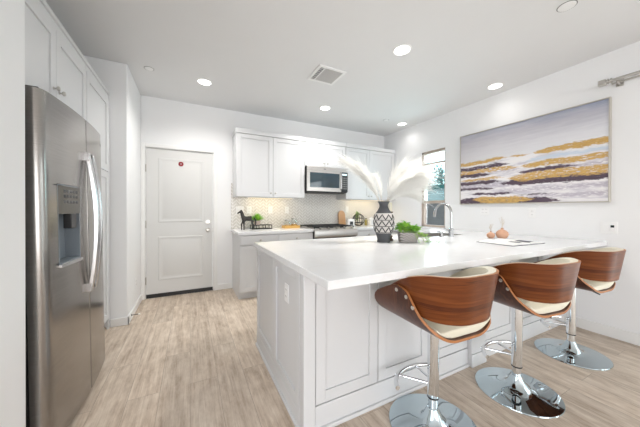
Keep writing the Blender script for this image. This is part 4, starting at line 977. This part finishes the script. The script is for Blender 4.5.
page(-1, 0.232, 0.006).build('page_block', M['paper'], bk, smooth=50); page(1, 0.232, 0.006).build('page_block', M['paper'], bk, smooth=50)
def onpage(sg, x0, x1, y0, y1, nm):
    R = []
    for k in range(9):
        x = x0 + (x1 - x0) * k / 8; q = x / 0.232; z = 0.0066 + 0.020 * math.sin(PI * min(1, q * 1.15)) ** 0.9 * (1 - q * 0.6); R.append([(sg * x, y0, z), (sg * x, y1, z)])
    MB().grid(R).build(nm, M['print'], bk)
onpage(1, 0.03, 0.21, -0.14, -0.02, 'photo'); onpage(-1, 0.02, 0.12, -0.14, -0.05, 'photo')

# ------------------------------------------------------------------ things on the back counter
hs = thing('horse_figurine', 'dark bronze horse figurine standing on the counter by the entry door', 'figurine', (0.735, 3.78, CZ1), math.radians(0))
def skin_mesh(name, verts, edges, mat, par, root=0, sub=2, fat=1.3):
    me = bpy.data.meshes.new(name); me.from_pydata([v[:3] for v in verts], edges, []); me.update(); me.materials.append(mat)
    o = bpy.data.objects.new(name, me); C.objects.link(o); o.parent = par
    mo = o.modifiers.new('skin', 'SKIN'); mo.use_smooth_shade = True
    for k, v in enumerate(verts):
        d = me.skin_vertices[0].data[k]; d.radius = (v[3] * fat, v[3] * fat); d.use_root = (k == root)
    s_ = o.modifiers.new('sub', 'SUBSURF'); s_.levels = sub; s_.render_levels = sub
    return o
# faces -x; x forward negative
hv = [(0.03, 0, 0.168, 0.026), (-0.03, 0, 0.166, 0.028), (0.075, 0, 0.172, 0.027), (-0.060, 0, 0.188, 0.022), (-0.076, 0, 0.232, 0.015), (-0.084, 0, 0.270, 0.0125), (-0.112, 0, 0.256, 0.0095), (-0.136, 0, 0.238, 0.0075),
      (-0.045, -0.018, 0.13, 0.013), (-0.047, -0.018, 0.075, 0.008), (-0.045, -0.018, 0.012, 0.007), (-0.050, -0.018, 0.004, 0.009),
      (-0.050, 0.018, 0.13, 0.013), (-0.075, 0.018, 0.078, 0.008), (-0.070, 0.018, 0.012, 0.007), (-0.075, 0.018, 0.004, 0.009),
      (0.078, -0.018, 0.13, 0.016), (0.066, -0.018, 0.10, 0.010), (0.090, -0.018, 0.066, 0.008), (0.082, -0.018, 0.012, 0.007), (0.077, -0.018, 0.004, 0.009),
      (0.082, 0.018, 0.13, 0.016), (0.076, 0.018, 0.10, 0.010), (0.104, 0.018, 0.066, 0.008), (0.100, 0.018, 0.012, 0.007), (0.095, 0.018, 0.004, 0.009),
      (-0.080, -0.010, 0.294, 0.004), (-0.080, 0.010, 0.294, 0.004)]
he = [(0, 1), (0, 2), (1, 3), (3, 4), (4, 5), (5, 6), (6, 7), (1, 8), (8, 9), (9, 10), (10, 11), (1, 12), (12, 13), (13, 14), (14, 15), (2, 16), (16, 17), (17, 18), (18, 19), (19, 20), (2, 21), (21, 22), (22, 23), (23, 24), (24, 25), (5, 26), (5, 27)]
skin_mesh('body', hv, he, M['bronze'], hs)
MB().tube([(0.10, 0, 0.178), (0.122, 0, 0.15), (0.126, 0, 0.10), (0.120, 0, 0.06)], [0.008, 0.011, 0.010, 0.003], 8).build('tail', M['bronze'], hs)
MB().tube([(-0.076, 0, 0.288), (-0.062, 0, 0.258), (-0.048, 0, 0.222), (-0.03, 0, 0.198)], [0.004, 0.008, 0.009, 0.004], 8).build('mane', M['bronze'], hs)
# low black frame box with grass pot standing on it
bx = thing('metal_stand', 'low black metal frame stand with open sides under the grassy plant', 'stand', (0.975, 3.92, CZ1))
fm = MB(); a, b, hh = 0.148, 0.075, 0.066
for y in (-b, b):
    for z in (0.005, hh - 0.005): fm.box(-a, a, y - 0.005, y + 0.005, z - 0.005, z + 0.005)
    for x in (-a, -a / 3, a / 3, a): fm.box(x - 0.005, x + 0.005, y - 0.005, y + 0.005, 0, hh)
for x in (-a, a):
    for z in (0.005, hh - 0.005): fm.box(x - 0.005, x + 0.005, -b, b, z - 0.005, z + 0.005)
fm.build('frame', M['bronze'], bx)
MB().box(-a, a, -b, b, hh - 0.008, hh - 0.003).build('shelf', M['bronze'], bx)
gp = thing('grass_plant', 'round tuft of bright grass in blush pot behind the horse', 'plant', (0.925, 3.965, CZ1 + 0.0635))
MB().lathe([(0.045, 0), (0.052, 0.03), (0.056, 0.065), (0.050, 0.065), (0.048, 0.055)], 24).build('pot', M['pot_blush'], gp)
for nm, mat_, seed in (('grass_blades', M['leaf'], 1), ('grass_blades', M['leaf2'], 2)):
    r_ = random.Random(seed); mb = MB()
    for k in range(260):
        a_ = r_.uniform(0, 2 * PI); ph = r_.uniform(0.0, 1.25); d = Vector((math.cos(a_) * math.sin(ph), math.sin(a_) * math.sin(ph), math.cos(ph)))
        leaf(mb, (d.x * 0.03, d.y * 0.03, 0.06), d, r_.uniform(0.08, 0.125), 0.0038, 0.25)
    mb.build(nm, mat_, gp, smooth=0)
# wooden tray with jars
wt = thing('wooden_tray', 'golden wooden tray under two small glass jars', 'tray', (1.455, 3.90, CZ1))
MB().box(-0.125, 0.125, -0.07, 0.07, 0.0, 0.012).build('board', M['tray_wood'], wt, 0.004)
MB().box(-0.130, 0.130, -0.076, -0.066, 0.0, 0.042).box(-0.130, 0.130, 0.066, 0.076, 0.0, 0.042).box(-0.130, -0.120, -0.066, 0.066, 0.0, 0.042).box(0.120, 0.130, -0.066, 0.066, 0, 0.042).build('rim', M['tray_wood'], wt, 0.003)
def jar(x, hgt, label):
    t = thing('glass_jar', label, 'jar', (x, 3.90, CZ1 + 0.0125), 0, 'glass jars on the wooden tray')
    MB().lathe([(0.050, 0), (0.052, 0.005), (0.052, hgt * 0.75), (0.043, hgt * 0.9), (0.043, hgt)], 24, caps=False).build('body', M['clear'], t)
    MB().lathe([(0.046, hgt), (0.046, hgt + 0.018), (0.02, hgt + 0.02)], 24).build('lid', M['nickel'], t)
    MB().lathe([(0.047, 0.002), (0.047, hgt * 0.4), (0.004, hgt * 0.42)], 20).build('contents', M['tray_wood'], t)
jar(1.397, 0.105, 'shorter glass jar on the golden wooden tray'); jar(1.513, 0.130, 'taller glass jar on the golden wooden tray')
# right of the range
cb_ = thing('cutting_board', 'round topped wooden cutting board leaning on backsplash beside range', 'cutting board', (2.535, 4.055, CZ1)); cb_.rotation_euler = (math.radians(-9), 0, 0)
poly = [(-0.075, 0.004), (0.075, 0.004)] + [(0.075 * math.cos(PI * k / 12), 0.20 + 0.085 * math.sin(PI * k / 12)) for k in range(13)]
xb = Matrix.Rotation(PI / 2, 4, 'X')
MB().prism(poly, -0.009, 0.009, xb).build('board', M['board'], cb_, 0.003)
cn = thing('canister', 'white round canister with dark oval badge beside the range', 'canister', (2.575, 3.83, CZ1))
MB().lathe([(0.058, 0), (0.062, 0.005), (0.062, 0.12), (0.055, 0.13), (0.02, 0.136), (0.004, 0.137)], 28).build('body', M['plate'], cn)
A = [[((0.0625 + e) * math.cos(q), (0.0625 + e) * math.sin(q), z) for z in (0.03, 0.05, 0.075, 0.09)] for e in (0,) for q in [-2.45 + 0.12 * k for k in range(9)]]
B = [[(x * 1.02, y * 1.02, z) for x, y, z in r] for r in A]
MB().slab(A, B).build('badge', M['screen'], cn)
orn = thing('wire_ornament', 'dark wire sphere ornament with green leaves by the canister', 'ornament', (2.76, 3.86, CZ1 + 0.115))
ob = MB(); R = 0.108
for k in range(4):
    ax = Matrix.Rotation(k * PI / 4, 4, 'Z') @ Matrix.Rotation(math.radians(90), 4, 'X'); ob.tube([(R * math.cos(2 * PI * i / 28), R * math.sin(2 * PI * i / 28), 0) for i in range(28)], 0.006, 6, True, ax)
for z in (-0.05, 0.03):
    r = math.sqrt(R * R - z * z); ob.tube([(r * math.cos(2 * PI * i / 28), r * math.sin(2 * PI * i / 28), z) for i in range(28)], 0.006, 6, True)
ob.build('wire_frame', M['bronze'], orn)
r_ = random.Random(9); mb = MB()
for k in range(46): leaf(mb, (r_.uniform(-0.06, 0.0), r_.uniform(-0.03, 0.03), r_.uniform(-0.02, 0.13)), (r_.gauss(-0.3, 0.7), r_.gauss(0, 1), r_.uniform(0.2, 1.5)), r_.uniform(0.05, 0.08), 0.014)
mb.tube([(-0.02, 0, -0.1), (-0.03, 0, 0.14)], 0.003, 6); mb.build('leaves', M['sage'], orn, smooth=0)
b1 = thing('bottle', 'slim olive bottle on the counter beside the white pump bottle', 'bottle', (2.985, 3.93, CZ1))
MB().lathe([(0.026, 0), (0.027, 0.004), (0.027, 0.09), (0.012, 0.108), (0.011, 0.125)], 20).build('body', M['bottle_amber'], b1)
MB().lathe([(0.013, 0.125), (0.013, 0.14), (0.003, 0.141)], 16).build('cap', M['black'], b1)
b2 = thing('bottle', 'white square shouldered bottle on the counter behind the vase', 'bottle', (3.085, 3.90, CZ1))
MB().box(-0.045, 0.045, -0.03, 0.03, 0, 0.135).build('body', M['plate'], b2, 0.012)
MB().lathe([(0.014, 0.135), (0.014, 0.16), (0.004, 0.162)], 16).build('cap', M['plate'], b2)

# ------------------------------------------------------------------ outside the window
struct('ground', MB().box(3.95, 16, -6, 14, -0.2, -0.05), M['paving'], smooth=0)
gw = tag(MB().box(7.5, 7.7, -6, 12, -0.05, 1.93).build('garden_wall', M['exterior'], None), 'grey blue stucco garden wall outside the window', 'wall')
MB().box(7.44, 7.76, -6, 12, 1.93, 2.06).build('coping', M['teal'], gw)
def tree(x, y, hgt, label, seed):
    t = thing('garden_tree', label, 'tree', (x, y, -0.05), 0, 'trees beyond the garden wall'); r_ = random.Random(seed)
    tr = MB().tube([(0, 0, 0), (0.05, 0.03, hgt * 0.4), (-0.04, 0.05, hgt * 0.75), (0, 0, hgt * 0.95)], [0.11, 0.08, 0.05, 0.02], 8)
    tips = []
    for k in range(9):
        a_ = r_.uniform(0, 2 * PI); z = hgt * r_.uniform(0.35, 0.8); L = r_.uniform(0.25, 0.42); e = (math.cos(a_) * L, math.sin(a_) * L, z + r_.uniform(0.2, 0.6)); tips.append(e)
        tr.tube([(0, 0, z), (e[0] * 0.5, e[1] * 0.5, z + 0.15), e], [0.035, 0.022, 0.008], 6)
    tr.build('trunk', M['bark'], t); mb = MB()
    for e in tips + [(0, 0, hgt * 0.95)]:
        for k in range(150): leaf(mb, (e[0] + r_.gauss(0, 0.13), e[1] + r_.gauss(0, 0.13), e[2] + r_.gauss(0, 0.2)), (r_.gauss(0, 1), r_.gauss(0, 1), r_.gauss(-0.2, 0.8)), r_.uniform(0.08, 0.15), 0.03)
    mb.build('foliage', M['tree_leaf'], t, smooth=0)
tree(8.6, 7.5, 3.1, 'slender garden tree at the far side of the window view', 1); tree(8.8, 6.5, 2.8, 'lower leafy garden tree centred in the window view', 2); tree(9.3, 5.6, 3.3, 'taller garden tree at the near side of the window view', 3)
